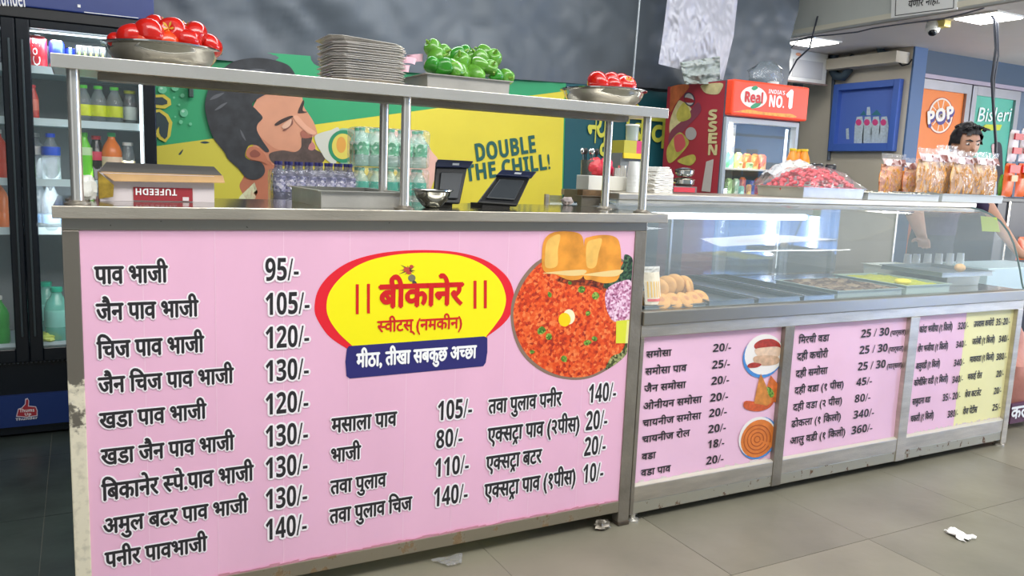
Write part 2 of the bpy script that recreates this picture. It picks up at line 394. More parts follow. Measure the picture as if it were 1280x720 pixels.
# ============================================================ SERVING COUNTER (left)
CX0, CX1 = .380, 1.928
counter = thing('serving_counter', 'long steel serving counter with a pink price banner and a narrow raised shelf', 'counter', (1.15, .2, 0))
peel = worn('steel_flaking_cream', (140, 134, 124), (222, 214, 190), .50, 9, .4, .75, .75, axis_mask=(2, .30, .86, .32, -.22))
rusty = worn('steel_rusted', (158, 150, 132), (126, 104, 74), .56, 14, .4, .7, .8)
pitted = worn('steel_pitted', (160, 156, 148), (60, 54, 48), .66, 60, .35, .8, .8)
fin(B().box(CX0, .413, 0, .035, .012, .936), 'corner_post', peel, counter, bevel=.002)
fin(B().box(1.886, CX1, 0, .035, .012, .936), 'corner_post', steelD, counter, bevel=.002)
fin(B().box(CX0, .413, .385, .42, .012, .936), 'corner_post', steelD, counter)
fin(B().box(1.886, CX1, .385, .42, .012, .936), 'corner_post', steelD, counter)
fin(B().box(CX0, CX1, 0, .035, .936, .965), 'top_rail', pitted, counter, bevel=.002)
fin(B().box(.413, 1.886, 0, .032, .046, .083), 'bottom_rail', rusty, counter, bevel=.002)
fin(B().box(CX0+.003, .40, .035, .385, .1, .94), 'side_panel', steelD, counter)
fin(B().box(CX0+.005, CX1-.005, .39, .415, .62, .94), 'back_rail', steelD, counter)
b = B().box(.3655, 1.982, -.022, .43, .965, .990)
fin(b, 'countertop', steelT, counter, bevel=.003)
fin(B().box(.364, 1.984, -.026, -.0195, .963, .9895), 'countertop_edge', steel, counter, bevel=.0015)
fin(B().box(.9, 1.86, .06, .38, .42, .445), 'lower_shelf', steelD, counter)
for x in (.397, 1.907):
    for y in (.018, .402):
        fin(B().box(x-.022, x+.022, y-.022, y+.022, 0, .014), 'foot', mat('foot_iron', (84, 74, 62), .6, .5, var=.3, vscale=30), counter, bevel=.003)
# raised shelf
fin(B().box(.372, 1.977, 0, .235, 1.277, 1.300), 'raised_shelf', steel, counter, bevel=.003)
fin(B().box(.372, 1.977, -.003, .002, 1.273, 1.3015), 'shelf_edge', steel2, counter, bevel=.001)
fin(B().box(.46, 1.9, .09, .14, 1.262, 1.277), 'shelf_stiffener', steelD, counter)
for x, y in ((.412, .03), (1.160, .03), (1.925, .03), (.412, .2), (1.160, .2), (1.905, .2)):
    p = fin(B().tube([(x, y, .99), (x, y, 1.278)], .0125, 14), 'shelf_post', steel2, counter, smooth=True)
    fin(B().lathe([(.026, 0), (.026, .003), (.018, .006), (.0155, .009)], (x, y, .99), 16), 'flange', steelD, p, smooth=True)
# pink banner
pinkM = mat('pink_flex_banner', (238, 186, 213), .42, bump=.10, bscale=9, var=.05, vscale=4, stretch=(1, 1, .4), coat=.15)
YB = .004
menu = fin(B().grid(lambda u, v: (.411+u*1.477, YB+.0002*noise.noise((u*9, v*5, 1.3)), .080+v*.858), 90, 50), 'menu_banner', pinkM, counter, smooth=True)
seamM = mat('banner_crease', (243, 201, 222), .5)
for px in (180, 270, 355, 437, 510, 572, 633, 671, 733):
    x = at(px, 400, 1, 0)[0]; b = B()
    b.grid(lambda u, v: (x-.0009+u*.0018, YB-.0004, .085+v*.848), 1, 30); fin(b, 'crease', seamM, menu)
edge = B()
for k in range(60):   # frayed lower lip of the banner
    x = .42+k*.0243; edge.poly([(x, .001, .083), (x+.026, .001, .083), (x+.026, -.001, .083+R.uniform(.003, .010)), (x, -.001, .083+R.uniform(.003, .010))])
o = fin(edge, 'frayed_lip', mat('banner_lip', (226, 160, 178), .6), menu)
ink = mat('banner_ink', (40, 38, 42), .5); halo = mat('banner_halo', (250, 243, 247), .5); whiteink = mat('white_ink', (250, 250, 250), .5)
k_, h_ = B(), B()
PV = 0.0
M1 = [('पाव भाजी', 119, 355, 209.5, 334), ('जैन पाव भाजी', 121, 401, 248, 380.5), ('िचज पाव भाजी', 122, 448.5, 255, 428), ('जैन िचज पाव भाजी', 123.5, 492.5, 292, 473), ('खडा पाव भाजी', 125, 536.5, 258, 517.5),
      ('खडा जैन पाव भाजी', 127, 582, 293, 563), ('िबकानेर {स}पे.पाव भाजी', 128, 626.5, 317, 606.5), ('अमुल बटर पाव भाजी', 130, 668.5, 310, 650), ('पनीर पावभाजी', 132, 710.5, 259, 692),
      ('मसाला पाव', 415, 541.5, 496, 524), ('भाजी', 414.5, 578.5, 451, 562), ('तवा पुलाव', 413.5, 618.5, 483, 602), ('तवा पुलाव िचज', 412.5, 655, 515, 638),
      ('तवा पुलाव पनीर', 611, 517.5, 702, 500.5), ('ए{क}सट^ा पाव (२पीस)', 610, 554, 724, 536.5), ('ए{क}सट^ा बटर', 608, 589, 677, 572), ('ए{क}सट^ा पाव (१पीस)', 606, 624, 719, 606.5)]
SH = YB-.0012
for s, xl, yb, xr, yh in M1: write(s, xl, yb, xr, yh, ink, menu, 1, PV, wt=.026, ow=.085, halo=halo, shift_=SH)
N1 = [('95/-', 332, 351, 373.5, 323.5), ('105/-', 332.5, 394, 387, 367), ('120/-', 332.5, 436, 386.5, 409.5), ('130/-', 332.5, 477.5, 386, 451.5), ('120/-', 332.5, 519, 385.5, 493), ('130/-', 332.5, 559.5, 385, 533.5), ('130/-', 332.5, 599, 384.5, 573.5), ('130/-', 332.5, 638, 384, 613), ('140/-', 332.5, 676, 383.5, 650.5),
      ('105/-', 547.5, 526, 590, 502.5), ('80/-', 545.5, 561, 578, 539), ('110/-', 544, 597, 586, 574.5), ('140/-', 542.5, 634, 584.5, 611), ('140/-', 736, 504, 770, 481.5), ('20/-', 732.5, 538.5, 759, 515.5), ('20/-', 730.5, 570.5, 757, 548), ('10/-', 729, 604, 754, 582)]
for s, xl, yb, xr, yh in N1: write(bold(s), xl, yb, xr, yh, ink, menu, 1, PV, wt=.004, ow=.07, ref=.70, halo=halo, shift_=SH)
def shift(b, d): b.v = [(p[0], p[1]+d, p[2]) for p in b.v]; return b
# logo
redI = mat('logo_red', (232, 30, 48), .45); yelI = mat('logo_yellow', (250, 238, 12), .45); navy = mat('logo_navy', (44, 42, 112), .45)
red_pts = [(520, 431), (470, 434.5), (436, 437), (435, 436.6), (412, 421), (397, 400), (393, 384), (398, 362), (414, 342), (440, 326), (478, 316), (525, 312.5), (570, 315), (606, 325), (632, 344), (642, 366), (640, 388), (630, 404), (609, 420.5), (607, 421), (565, 426)]
printed('logo_ring', red_pts, redI, menu, lift=.0006, pv=YB, sm=True)
yel_pts = [(520, 427), (470, 430.5), (441, 432.5), (439.5, 431.5), (424, 417), (412, 400), (408, 384), (412, 365), (428, 345), (455, 328), (490, 319), (532, 316), (572, 319), (602, 330), (623, 348), (632, 370), (629, 390), (619, 406), (608, 419.5), (606, 421), (565, 424)]
printed('logo_oval', yel_pts, yelI, menu, lift=.0009, pv=YB)
box_pts = [(433.5, 436), (436, 432.5), (520, 426.5), (605, 420.3), (609, 422.5), (609, 440), (607, 453), (604, 457.5), (520, 465.5), (437, 473), (433, 470), (431.5, 452)]
printed('logo_tagline_box', box_pts, navy, menu, lift=.0012, pv=YB, sm=False)
kr, kw = B(), B()
letter(kr, None, 'बीकानेर', 474.5, 385, 578.5, 357.5, 1, 0, wt=.036)
letter(kr, None, '{स}वीटस्', 472, 415.5, 519, 402, 1, 0, wt=.022)
letter(kr, None, '(नमकीन)', 521, 413.5, 577.5, 400, 1, 0, wt=.022)
for a, t, bt in ((447, 355.5, 393), (461, 355, 392), (594.3, 351, 386), (607.2, 350.5, 385.5)):
    P = [at(a-1.9, t, 1, 0), at(a+1.9, t, 1, 0), at(a+1.7, bt, 1, 0), at(a-1.9, bt, 1, 0)]; kr.poly([p+Vector((0, -.0006, 0)) for p in P])
letter(kw, None, 'मीठा, तीखा सबकुछ अच^छा'.replace('च^', '{च}'), 446, 459.5, 595.5, 443, 1, 0, wt=.03)
fin(shift(kr, YB-.0012), 'logo_lettering', mat('logo_red_ink', (212, 26, 28), .45), menu)
fin(shift(kw, YB-.0014), 'logo_lettering', whiteink, menu)
# little bouquet above the name
spk = []
for k in range(17):
    a = -PI*.1-2*PI*k/17; L = R.uniform(7, 12); c = (510+R.uniform(-2, 2), 337+R.uniform(-2, 2))
    spk.append([(c[0]-1.2*math.sin(a), c[1]+1.2*math.cos(a)), (c[0]+L*math.cos(a), c[1]+L*.8*math.sin(a)), (c[0]+1.2*math.sin(a), c[1]-1.2*math.cos(a))])
printed('logo_flower', spk, mat('flower_brown', (112, 72, 52), .6), menu, lift=0.00159, pv=YB, sm=False)
printed('logo_flower', [ell(508, 337, 4, 3.2), ell(514, 333, 2.6, 2), ell(511, 341, 3, 2)], mat('flower_red', (196, 72, 56), .6), menu, lift=0.00173, pv=YB, sm=False)
printed('logo_flower', [ell(514.5, 347.5, 4.6, 4.4)], mat('flower_grey', (122, 120, 96), .6), menu, lift=0.00180, pv=YB, sm=False)
printed('logo_flower', [ell(518, 354.5, 2.8, 4.2, rot=-.4)], mat('flower_dark', (70, 66, 62), .6), menu, lift=0.00187, pv=YB, sm=False)
printed('logo_flower', [ell(517.3, 356.3, 1.7, 1.9)], mat('flower_pale', (225, 225, 220), .6), menu, lift=0.00201, pv=YB, sm=False)
# printed dish
bhaji = cells('bhaji_print', [(160, 36, 16), (214, 62, 18), (234, 84, 26), (238, 104, 44), (246, 140, 78)], 120, .5, .0)
X_EDGE = 793
def clipx(pts): return [(min(x, X_EDGE-(y-290)*.062), y) for x, y in pts]
printed('dish_rim', clipx(smoothpts([(716, 322), (680, 322), (654, 345), (639.5, 378), (640, 412), (652, 442), (675, 463), (704, 473.5), (735, 473), (765, 458), (788, 435), (795, 400), (796, 350), (770, 320)])), mat('dish_rim_print', (140, 116, 100), .5), menu, lift=0.00061, pv=YB, sm=False)
printed('dish_curry', clipx(smoothpts([(716, 324), (684, 324), (659, 346), (643, 380), (643.5, 411), (656, 440), (678, 460), (705, 470.5), (735, 470), (762, 456), (785, 433), (793, 400), (793, 350), (768, 322)])), bhaji, menu, lift=0.00075, pv=YB, sm=False)
printed('dish_curry', [ell(711, 396, 7.5, 9.5)], mat('butter_white', (250, 240, 200), .4), menu, lift=0.00089, pv=YB, sm=False)
printed('dish_curry', [ell(705.5, 399.5, 7.6, 8.6)], mat('butter_yellow', (250, 214, 20), .35), menu, lift=0.00103, pv=YB, sm=False)
greenP = cells('coriander_print', [(40, 84, 30), (92, 140, 40), (170, 196, 90)], 160, .5, 0)
gs = [(676, 413, 6), (686, 421.5, 5), (734, 428, 5), (743, 423, 4), (735, 391, 4), (705, 448, 5), (726, 362, 5), (744, 370, 5), (665, 440, 3), (687, 368, 4), (712, 354, 3)]
for x, y, r in gs: printed('herb_sprig', [smoothpts([(x+r*R.uniform(.6, 1.1)*math.cos(a), y+r*R.uniform(.6, 1.1)*math.sin(a)) for a in [k*PI/3 for k in range(6)]], 3)], greenP, menu, lift=0.00110, pv=YB, sm=False)
printed('dish_onions', clipx(smoothpts([(758, 362), (775, 352), (790, 354), (791, 400), (778, 402), (765, 400), (757, 382)])), cells('onion_print', [(120, 50, 92), (196, 120, 160), (232, 190, 216), (246, 222, 236)], 170, .5, 0), menu, lift=0.00131, pv=YB, sm=False)
printed('dish_lemon', [(770, 401), (786.5, 399.5), (784, 429), (769.5, 429)], mat('lemon_print', (224, 226, 60), .4), menu, lift=0.00145, pv=YB, sm=False)
printed('dish_lemon', clipx([(783.5, 400.5), (786.8, 401), (784.4, 429), (781.3, 429)]), mat('lemon_skin_print', (240, 238, 150), .4), menu, lift=0.00152, pv=YB, sm=False)
printed('dish_herbs', clipx(smoothpts([(754, 356), (766, 346), (778, 330), (781, 318), (791, 325), (791, 353), (776, 354), (762, 362)])), cells('dark_herb_print', [(18, 30, 24), (44, 80, 60), (90, 124, 84)], 140, .5, 0), menu, lift=0.00117, pv=YB, sm=False)
printed('dish_herbs', smoothpts([(694, 350), (712, 345), (735, 346), (756, 352), (758, 364), (740, 358), (715, 356)]), cells('charred_print', [(60, 16, 14), (130, 50, 22), (200, 80, 30)], 140, .5, 0), menu, lift=0.00096, pv=YB, sm=False)
printed('dish_herbs', clipx(smoothpts([(757, 462), (764, 446), (776, 440), (784, 425), (788, 432), (778, 448)])), cells('rim_herb_print', [(30, 34, 24), (90, 104, 50), (190, 190, 130)], 120, .5, 0), menu, lift=0.00138, pv=YB, sm=False)
bunA = mat('bun_print', (226, 150, 52), .45, var=.28, vscale=16); bunB = mat('bun_crust_print', (242, 190, 96), .45, var=.16, vscale=20)
for pts, pts2 in (([(680, 300), (690, 291), (708, 289), (724, 292), (729, 302), (729, 325), (728, 346), (712, 350), (694, 343), (679, 338), (677, 318)], [(683, 303), (691, 295), (700, 294), (697, 312), (696, 332), (682, 334), (681, 318)]),
                  ([(730, 303), (737, 296), (756, 293.5), (770, 297), (775, 308), (776, 330), (772, 349), (757, 354), (740, 350), (729, 345)], [(734, 303), (743, 299), (752, 299), (748, 316), (744, 333), (734, 334), (732, 318)])):
    printed('dish_bun', pts, bunA, menu, lift=0.00159, pv=YB); printed('dish_bun', pts2, bunB, menu, lift=0.00169, pv=YB)
    printed('dish_bun', [(p[0], 338+(p[1]-338)*.3+3) if p[1] > 335 else (p[0], 337) for p in pts if p[1] > 320], mat('bun_base_print', (236, 206, 140), .5), menu, lift=0.00166, pv=YB)

# ============================================================ GLASS DISPLAY CASE (right)
XE = 3.950
case = thing('display_case', 'curved glass sweets display case on a steel cabinet with pink and yellow price panels', 'display case', (2.94, .35, 0))
goldst = worn('steel_stained_gold', (160, 156, 146), (168, 138, 84), .72, 3, .35, .8, .5)
drip = worn('steel_rust_drips', (176, 172, 156), (104, 78, 56), .60, 26, .4, .6, .85)
for x0, x1 in ((1.931, 1.945), (2.549, 2.594), (3.214, 3.268), (3.912, XE)):
    fin(B().box(x0, x1, .0, .04, .028 if x1 < XE else .012, .606), 'cabinet_post', steelD if x0 < 3 else steel, case, bevel=.002)
fin(B().box(XE-.04, XE, .66, .70, .012, .64), 'cabinet_post', steelD, case)
fin(B().box(1.931, XE, .001, .045, .606, .644), 'upper_rail', steel, case, bevel=.002)
fin(B().box(1.931, XE+.004, -.008, .04, .6445, .688), 'deck_rail', goldst, case, bevel=.003)
for x0, x1 in ((1.945, 2.549), (2.594, 3.214), (3.268, 3.912)):
    fin(B().box(x0, x1, .002, .03, .068, .120), 'lower_rail', steel, case, bevel=.002)
    b = B(); b.poly([(x0, .002, .1205), (x1, .002, .1205), (x1, .016, .126), (x0, .016, .126)]); fin(b, 'rail_lip', mat('lip_dull', (196, 190, 176), .6, .2), case)
fin(B().box(1.931, 3.912, .004, .04, .028, .068), 'plinth_rail', drip, case, bevel=.002)
for x in (1.955, 3.93):
    for y in (.02, .68): fin(B().lathe([(.024, 0), (.024, .006), (.012, .012), (.012, .03)], (x, y, 0), 14), 'foot', steel2, case, smooth=True)
fin(B().box(XE-.01, XE, .04, .66, .05, .66), 'end_panel', steelD, case)
fin(B().box(1.94, XE-.04, .67, .69, .05, .66), 'back_panel', steelD, case)
fin(B().box(1.931, XE, .04, .70, .66, .686), 'deck', steelT, case)
paleP = mat('pink_panel', (240, 196, 222), .4, var=.04, vscale=5, coat=.15); yelP = mat('yellow_panel', (242, 236, 176), .42, var=.03, vscale=5)
tornM = mat('torn_paper_edge', (222, 208, 206), .7)
def panel(x0, x1, m, z0=.118, z1=.606):
    return fin(B().grid(lambda u, v: (x0+u*(x1-x0), .018+.0015*noise.noise((x0+u*4, v*4, 2.)), z0+v*(z1-z0)), 24, 20), 'price_panel', m, case, smooth=True)
YP = .0165
p1 = panel(1.945, 2.549, paleP); p2 = panel(2.594, 3.214, paleP); p3 = panel(3.268, 3.588, paleP); p4 = panel(3.586, 3.912, yelP)
for p, x0, x1 in ((p1, 1.946, 2.54), (p3, 3.27, 3.58), (p4, 3.6, 3.91)):
    b = B(); n = 26
    for k in range(n):
        xa = x0+(x1-x0)*k/n; xb = x0+(x1-x0)*(k+1)/n
        b.poly([(xa, .0158, .118), (xb, .0158, .118), (xb, .0155, .122+R.uniform(.002, .013)), (xa, .0155, .122+R.uniform(.002, .013))])
    fin(b, 'torn_edge', tornM, p)
D2 = [('समोसा', 807.5, 447.3, 839, 439.6), ('समोसा पाव', 806.3, 469, 858, 460.8), ('जैन समोसा', 805, 490.5, 857, 482.6), ('ओनीयन समोसा', 804, 512.3, 877, 504.2), ('चायनीज समोसा', 803, 533.6, 876, 525.6), ('चायनीज रोल', 802.5, 553.8, 862, 546), ('वडा', 802, 575.2, 819.5, 567.6), ('वडा पाव', 801, 595.6, 838, 587.8)]
NN2 = [('20/-', 891, 440, 913.5, 430.5), ('25/-', 890, 461, 912, 451.3), ('20/-', 889, 481.2, 911, 471.6), ('20/-', 887.5, 502.2, 909.7, 492.6), ('20/-', 886, 521.6, 908, 512), ('20/-', 885, 541.6, 907, 532), ('18/-', 884.5, 560.6, 905, 551), ('20/-', 882.5, 581, 904, 571.4)]
D3 = [('िमरची वडा', 998, 429.5, 1036, 421.5), ('दही कचोरी', 996, 450.3, 1034.5, 442), ('दही समोसा', 994.5, 471.6, 1034, 463.6), ('दही वडा (१ पीस)', 993, 492.5, 1054, 484.6), ('दही वडा (२ पीस)', 991, 513.6, 1052, 505.6), ('ढोकला (१ िकलो)', 989, 534.3, 1050.5, 526.4), ('आलु वडी (१ िकलो)', 987.5, 555.5, 1056, 547.6),
      ('(पार्सल)', 1113, 419.3, 1131.5, 413.8), ('(पार्सल)', 1110.5, 440, 1129, 434.5), ('(पार्सल)', 1108.5, 461, 1127, 455.5)]
NN3 = [('25 / 30', 1076, 422, 1111, 412.3), ('25 / 30', 1074, 442.7, 1109, 433), ('25 / 30', 1072, 463.3, 1106.5, 453.6), ('45/-', 1070, 482.5, 1089.5, 473.3), ('80/-', 1068, 503.3, 1087.5, 494), ('340/-', 1066.5, 523.5, 1092, 514), ('360/-', 1064, 543, 1090, 533.5)]
D4 = [('कांदा भजीया (१ िकलो)', 1149, 416, 1190, 408.5), ('शेंग भजीया (१ िकलो)', 1147, 440, 1184.5, 432.8), ('अळुवडी (१ िकलो)', 1144.5, 461.6, 1174.5, 454.5), ('कोथींिबर वडी (१ िकलो)', 1142, 482.7, 1184.5, 475.5), ('साबुदाना वडा', 1140, 506, 1162.5, 499.2), ('चकली (१ िकलो)', 1138, 527.5, 1166.5, 520.3)]
NN4 = [('320/-', 1197, 411.8, 1210, 403.5), ('340/-', 1194.5, 435, 1207.5, 427), ('340/-', 1192, 458, 1205, 449.8), ('340/-', 1190, 479, 1203, 470.8), ('35/- 20/-', 1178, 501.5, 1200, 493), ('380/-', 1184, 522.3, 1197, 514)]
D5 = [('उपवास कचोरी', 1217, 408.8, 1242, 402), ('जलेबी (१ िकलो)', 1215, 430.8, 1243, 424), ('मावावडा (१ िकलो)', 1212, 453, 1242, 446.3), ('मकाई रोल', 1209.5, 474.8, 1227, 468), ('वेज कटलेट', 1206, 497, 1226, 490.2), ('वेज पेटीस', 1203.5, 518.3, 1221, 511.4)]
NN5 = [('35/-20/-', 1244.5, 406.8, 1262, 398.6), ('340/-', 1248, 428, 1260.5, 420), ('380/-', 1245, 450.3, 1257.5, 442.3), ('20/-', 1245, 471.5, 1254, 463.7), ('20/-', 1242, 492.8, 1251, 485), ('25/-', 1240, 513.6, 1250, 505.8)]
for p, D, N, wt in ((p1, D2, NN2, .026), (p2, D3, NN3, .026), (p3, D4, NN4, .026), (p4, D5, NN5, .026)):
    for s, xl, yb, xr, yh in D: write(s, xl, yb, xr, yh, ink, p, 1, YP, wt=wt, lift=0, shift_=-.0004)
    for s, xl, yb, xr, yh in N: write(bold(s), xl, yb, xr, yh, ink, p, 1, YP, wt=.006, ref=.70, lift=0, shift_=-.0004)
# food pictures on the first panel
blueR = mat('plate_blue_print', (70, 140, 212), .5); plateW = mat('plate_white_print', (240, 236, 232), .5)
def pr1(name, pts, m, lift, sm=True): return printed(name, pts, m, p1, pv=YP, lift=lift, sm=sm)
pr1('food_print', ell(953, 446, 24, 27, rot=.5), blueR, .0010, False); pr1('food_print', ell(954.5, 443, 23.5, 26, rot=.5), plateW, .0014, False)
sw1 = mat('bread_print', (226, 196, 170), .5, var=.15, vscale=60); sw2 = mat('red_filling_print', (170, 52, 40), .5, var=.3, vscale=80)
pr1('food_print', [(943, 430), (952, 424.5), (966, 424), (975, 431), (972, 440), (958, 440), (944, 436)], sw2, .0018)
pr1('food_print', [(943, 437), (956, 434), (974, 434), (973, 445), (960, 449), (948, 446)], sw1, .0020)
pr1('food_print', [(942, 446), (958, 444), (972, 446), (972, 454), (958, 457), (944, 455)], mat('bread_low_print', (206, 170, 140), .5, var=.2, vscale=60), .0022)
pr1('food_print', [(934, 456), (941, 453), (951, 455), (946, 459), (936, 459.5)], sw2, .0024)
sam = mat('samosa_print', (206, 132, 58), .5, var=.25, vscale=50); samB = mat('samosa_red_print', (204, 90, 44), .5, var=.25, vscale=60)
pr1('food_print', [(929, 507), (932, 501), (948, 502), (966, 500), (962, 509), (948, 514), (934, 512)], samB, .0016)
pr1('food_print', [(950.5, 467), (953, 472), (960, 488), (964, 503), (958, 507), (942, 504), (945, 488), (949, 471)], sam, .0020, False)
pr1('food_print', [(963, 469), (967, 474), (976, 485), (974, 503), (963, 502), (958, 484)], mat('samosa_two_print', (216, 112, 50), .5, var=.25, vscale=50), .0018, False)
pr1('food_print', smoothpts([(958, 484), (963, 485), (967, 492), (964, 497), (960, 493)]), greenP, .0024, False)
pr1('food_print', ell(948, 547.5, 22, 28, rot=.55), blueR, .0010, False); pr1('food_print', ell(946, 546, 21.5, 26.5, rot=.55), plateW, .0014, False)
pr1('food_print', ell(947, 548, 20, 25, rot=.55), mat('jalebi_print', (220, 124, 52), .5, var=.12, vscale=30), .0018, False)
for k in range(4):
    r0 = 4+k*4.2
    b = [ell(946, 549, r0, r0*1.15, rot=.5)+ell(946, 549, r0-1.1, (r0-1.1)*1.15, rot=.5)[::-1]]
    pr1('food_print', [b[0]], mat('jalebi_dark_print', (176, 84, 34), .5), .0022, False)
# curved glass
prof = [(.012, .690), (.022, .715), (.036, .765), (.057, .826), (.078, .878), (.107, .925), (.146, .967), (.193, .995), (.235, 1.010), (.275, 1.017), (.300, 1.018)]
b = B(); n = len(prof)
for x in (1.95, 3.948):
    b.v += [(x, y, z) for y, z in prof]
b.f = [(i, i+1, n+i+1, n+i) for i in range(n-1)]
fin(b, 'curved_glass', glassC, case, smooth=True, angle=80)
b = B(); b.poly([(3.949, y, z) for y, z in prof]+[(3.949, .66, 1.018), (3.949, .66, .690)]); fin(b, 'end_glass', glass, case)
b = B().tube([(3.951, y, z) for y, z in prof], .004, 6); fin(b, 'end_edge_strip', mat('glass_edge', (64, 92, 92), .3), case, smooth=True)
b = B().box(3.944, 3.956, .652, .664, .69, 1.018); fin(b, 'rear_post', steel, case); fin(B().box(1.95, 1.965, .652, .664, .69, 1.018), 'rear_post', steel, case)
fin(B().box(2.02, 3.99, .285, .66, 1.018, 1.040), 'top_board', steel, case, bevel=.003)
fin(B().box(2.025, 3.985, .29, .31, .998, 1.018), 'top_channel', steelD, case)
fin(B().box(2.0, 3.0, .33, .37, .975, 1.000), 'tube_housing', white, case)
b = B().tube([(2.02, .35, .962), (2.98, .35, .962)], .012, 12); fin(b, 'tube_lamp', mat('tube_lamp', (238, 245, 250), .3, emit=2.2), case, smooth=True)
frost = thin('sliding_glass', (120, 140, 152), .45, .06, ior=1.8)
fin(B().box(1.97, 2.62, .655, .659, .69, 1.015), 'sliding_door', frost, case); fin(B().box(2.55, 3.56, .664, .668, .69, 1.015), 'sliding_door', thin('sliding_glass_clear', (150, 170, 182), .30, .04, ior=2.2), case)
fin(B().box(2.55, 2.56, .65, .67, .69, 1.015), 'door_stile', steel2, case)
# ============================================================ FRIDGE (left)
FY = 1.57
fr = thing('drinks_cooler', 'tall black two-door drinks cooler with a blue lit header, at the left end', 'refrigerator', (.22, 1.85, 0))
FX0, FX1 = -.235, .692
fin(B().box(FX0, FX0+.03, FY+.03, 2.0, .06, 1.60), 'side_wall', black, fr); fin(B().box(FX1-.03, FX1, FY+.03, 2.0, .06, 1.60), 'side_wall', black, fr)
inner = mat('cooler_liner', (122, 128, 132), .5)
fin(B().box(FX0+.03, FX1-.03, 1.97, 2.0, .33, 1.58), 'back_liner', inner, fr)
fin(B().box(FX0+.03, FX1-.03, FY+.03, 1.97, .30, .35), 'floor_liner', inner, fr)
fin(B().box(FX0+.03, FX1-.03, FY+.03, 1.97, 1.555, 1.60), 'roof_liner', inner, fr)
fin(B().box(FX0, FX1, FY+.02, 2.0, .01, .30), 'base', blackg, fr)
blueH = mat('header_blue', (40, 58, 120), .35, emit=.12)
hd = fin(B().box(FX0, FX1, FY-.02, 2.0, 1.615, 1.93), 'header', blueH, fr, bevel=.004)
b = B().box(FX0, FX1, FY-.015, FY+.05, 1.575, 1.614); fin(b, 'header_rail', black, fr, bevel=.003)
hb = B(); letter(hb, None, bold('Thunder'), -12, 6.5, 34, -14, 1, FY-.021, wt=0, ref=.70, yr=9); fin(hb, 'header_lettering', whiteink, hd)
hl = B(); hl.poly([at(x, y, 1, FY-.0215) for x, y in ((105, 14.6), (173, 22.2), (173, 23), (105, 15.6))]); hl.box(*[v for v in (.432, .442, FY-.024, FY-.021, 1.633, 1.643)]); fin(hl, 'header_line', whiteink, hd)
bl = fin(B().box(FX0+.02, FX1-.01, FY+.0, FY+.02, .045, .168), 'blue_band', mat('band_blue', (26, 52, 112), .4), fr)
lg = printed('thumb_emblem', [[(20, 521), (22.5, 511), (27, 509.5), (31, 505), (31.5, 498.5), (34.5, 497.5), (36.5, 501), (36, 507), (45, 508), (47, 513), (47, 520), (33, 522)]], mat('emblem_white', (225, 215, 225), .5), bl, pv=FY-.001, lift=0, sm=False)
printed('thumb_emblem', [[(21.3, 519.8), (23.5, 511.8), (27.5, 510.4), (32, 505.5), (32.6, 499.8), (34.5, 498.7), (35.5, 501.5), (35, 508), (44.4, 509), (46, 513.5), (45.7, 519), (33, 520.8)]], mat('emblem_red', (178, 48, 60), .5), bl, pv=FY-.002, lift=0, sm=False)
tb = B(); letter(tb, None, bold('Thums'), 24.5, 515.5, 43, 511.5, 1, FY-.003, wt=0, ref=.7, yr=514.5, lift=0); letter(tb, None, bold('Up'), 31, 519.6, 39, 516.3, 1, FY-.003, wt=0, ref=.7, yr=519, lift=0)
letter(tb, None, bold('Thunder'), 19.5, 526, 47, 523, 1, FY-.003, wt=0, ref=.7, yr=523.5, lift=0); fin(tb, 'emblem_lettering', whiteink, bl)
gb = B()
for k in range(60): gb.box(FX0+.02+k*.0148, FX0+.026+k*.0148, FY+.004, FY+.02, .292, .304)
fin(gb, 'grille', mat('grille_grey', (88, 92, 98), .5), fr)
for z in (1.404, 1.212, .985, .800, .352):
    s_ = fin(B().box(FX0+.035, FX1-.035, FY+.05, 1.95, z-.012, z), 'shelf', mat('shelf_wire_white', (178, 205, 212), .35), fr, bevel=.002)
    fin(B().box(FX0+.035, FX1-.035, FY+.045, FY+.052, z-.016, z+.012), 'shelf_lip', mat('shelf_lip', (205, 226, 230), .3), s_)
ledM = mat('cooler_led', (238, 250, 255), .3, emit=1.8)
def door(x0, x1, hinge):
    d = fin(B().box(x0, x0+.045, FY-.01, FY+.03, .30, 1.575), 'door', blackg, fr, bevel=.004)
    fin(B().box(x1-.045, x1, FY-.01, FY+.03, .30, 1.575), 'door_stile', blackg, d, bevel=.004)
    fin(B().box(x0+.045, x1-.045, FY-.01, FY+.03, 1.545, 1.575), 'door_rail', blackg, d, bevel=.003)
    fin(B().box(x0+.045, x1-.045, FY-.01, FY+.03, .30, .352), 'door_rail', blackg, d, bevel=.003)
    b = B(); b.poly([(x0+.045, FY, .352), (x1-.045, FY, .352), (x1-.045, FY, 1.545), (x0+.045, FY, 1.545)]); fin(b, 'door_glass', glass, d)
    hx = x0+.02 if hinge else x1-.02
    fin(B().box(hx-.004, hx+.004, FY-.022, FY-.012, .4, 1.5), 'handle', mat('handle_dark', (70, 80, 84), .3, .5), d, bevel=.002)
    xs = x1-.056 if hinge else x0+.046
    fin(B().box(xs, xs+.010, FY+.035, FY+.045, .37, 1.53), 'led_strip', ledM, d)
    fin(B().box(x0+.045, x1-.045, FY+.035, FY+.043, 1.536, 1.542), 'led_strip', ledM, d)
door(FX0, .2275, 0); door(.229, FX1, 1)
def fx(px, y, z):
    lo, hi = -2., 9.
    for _ in range(50):
        m_ = (lo+hi)/2
        if pxof((m_, y, z))[0] < px: lo = m_
        else: hi = m_
    return lo
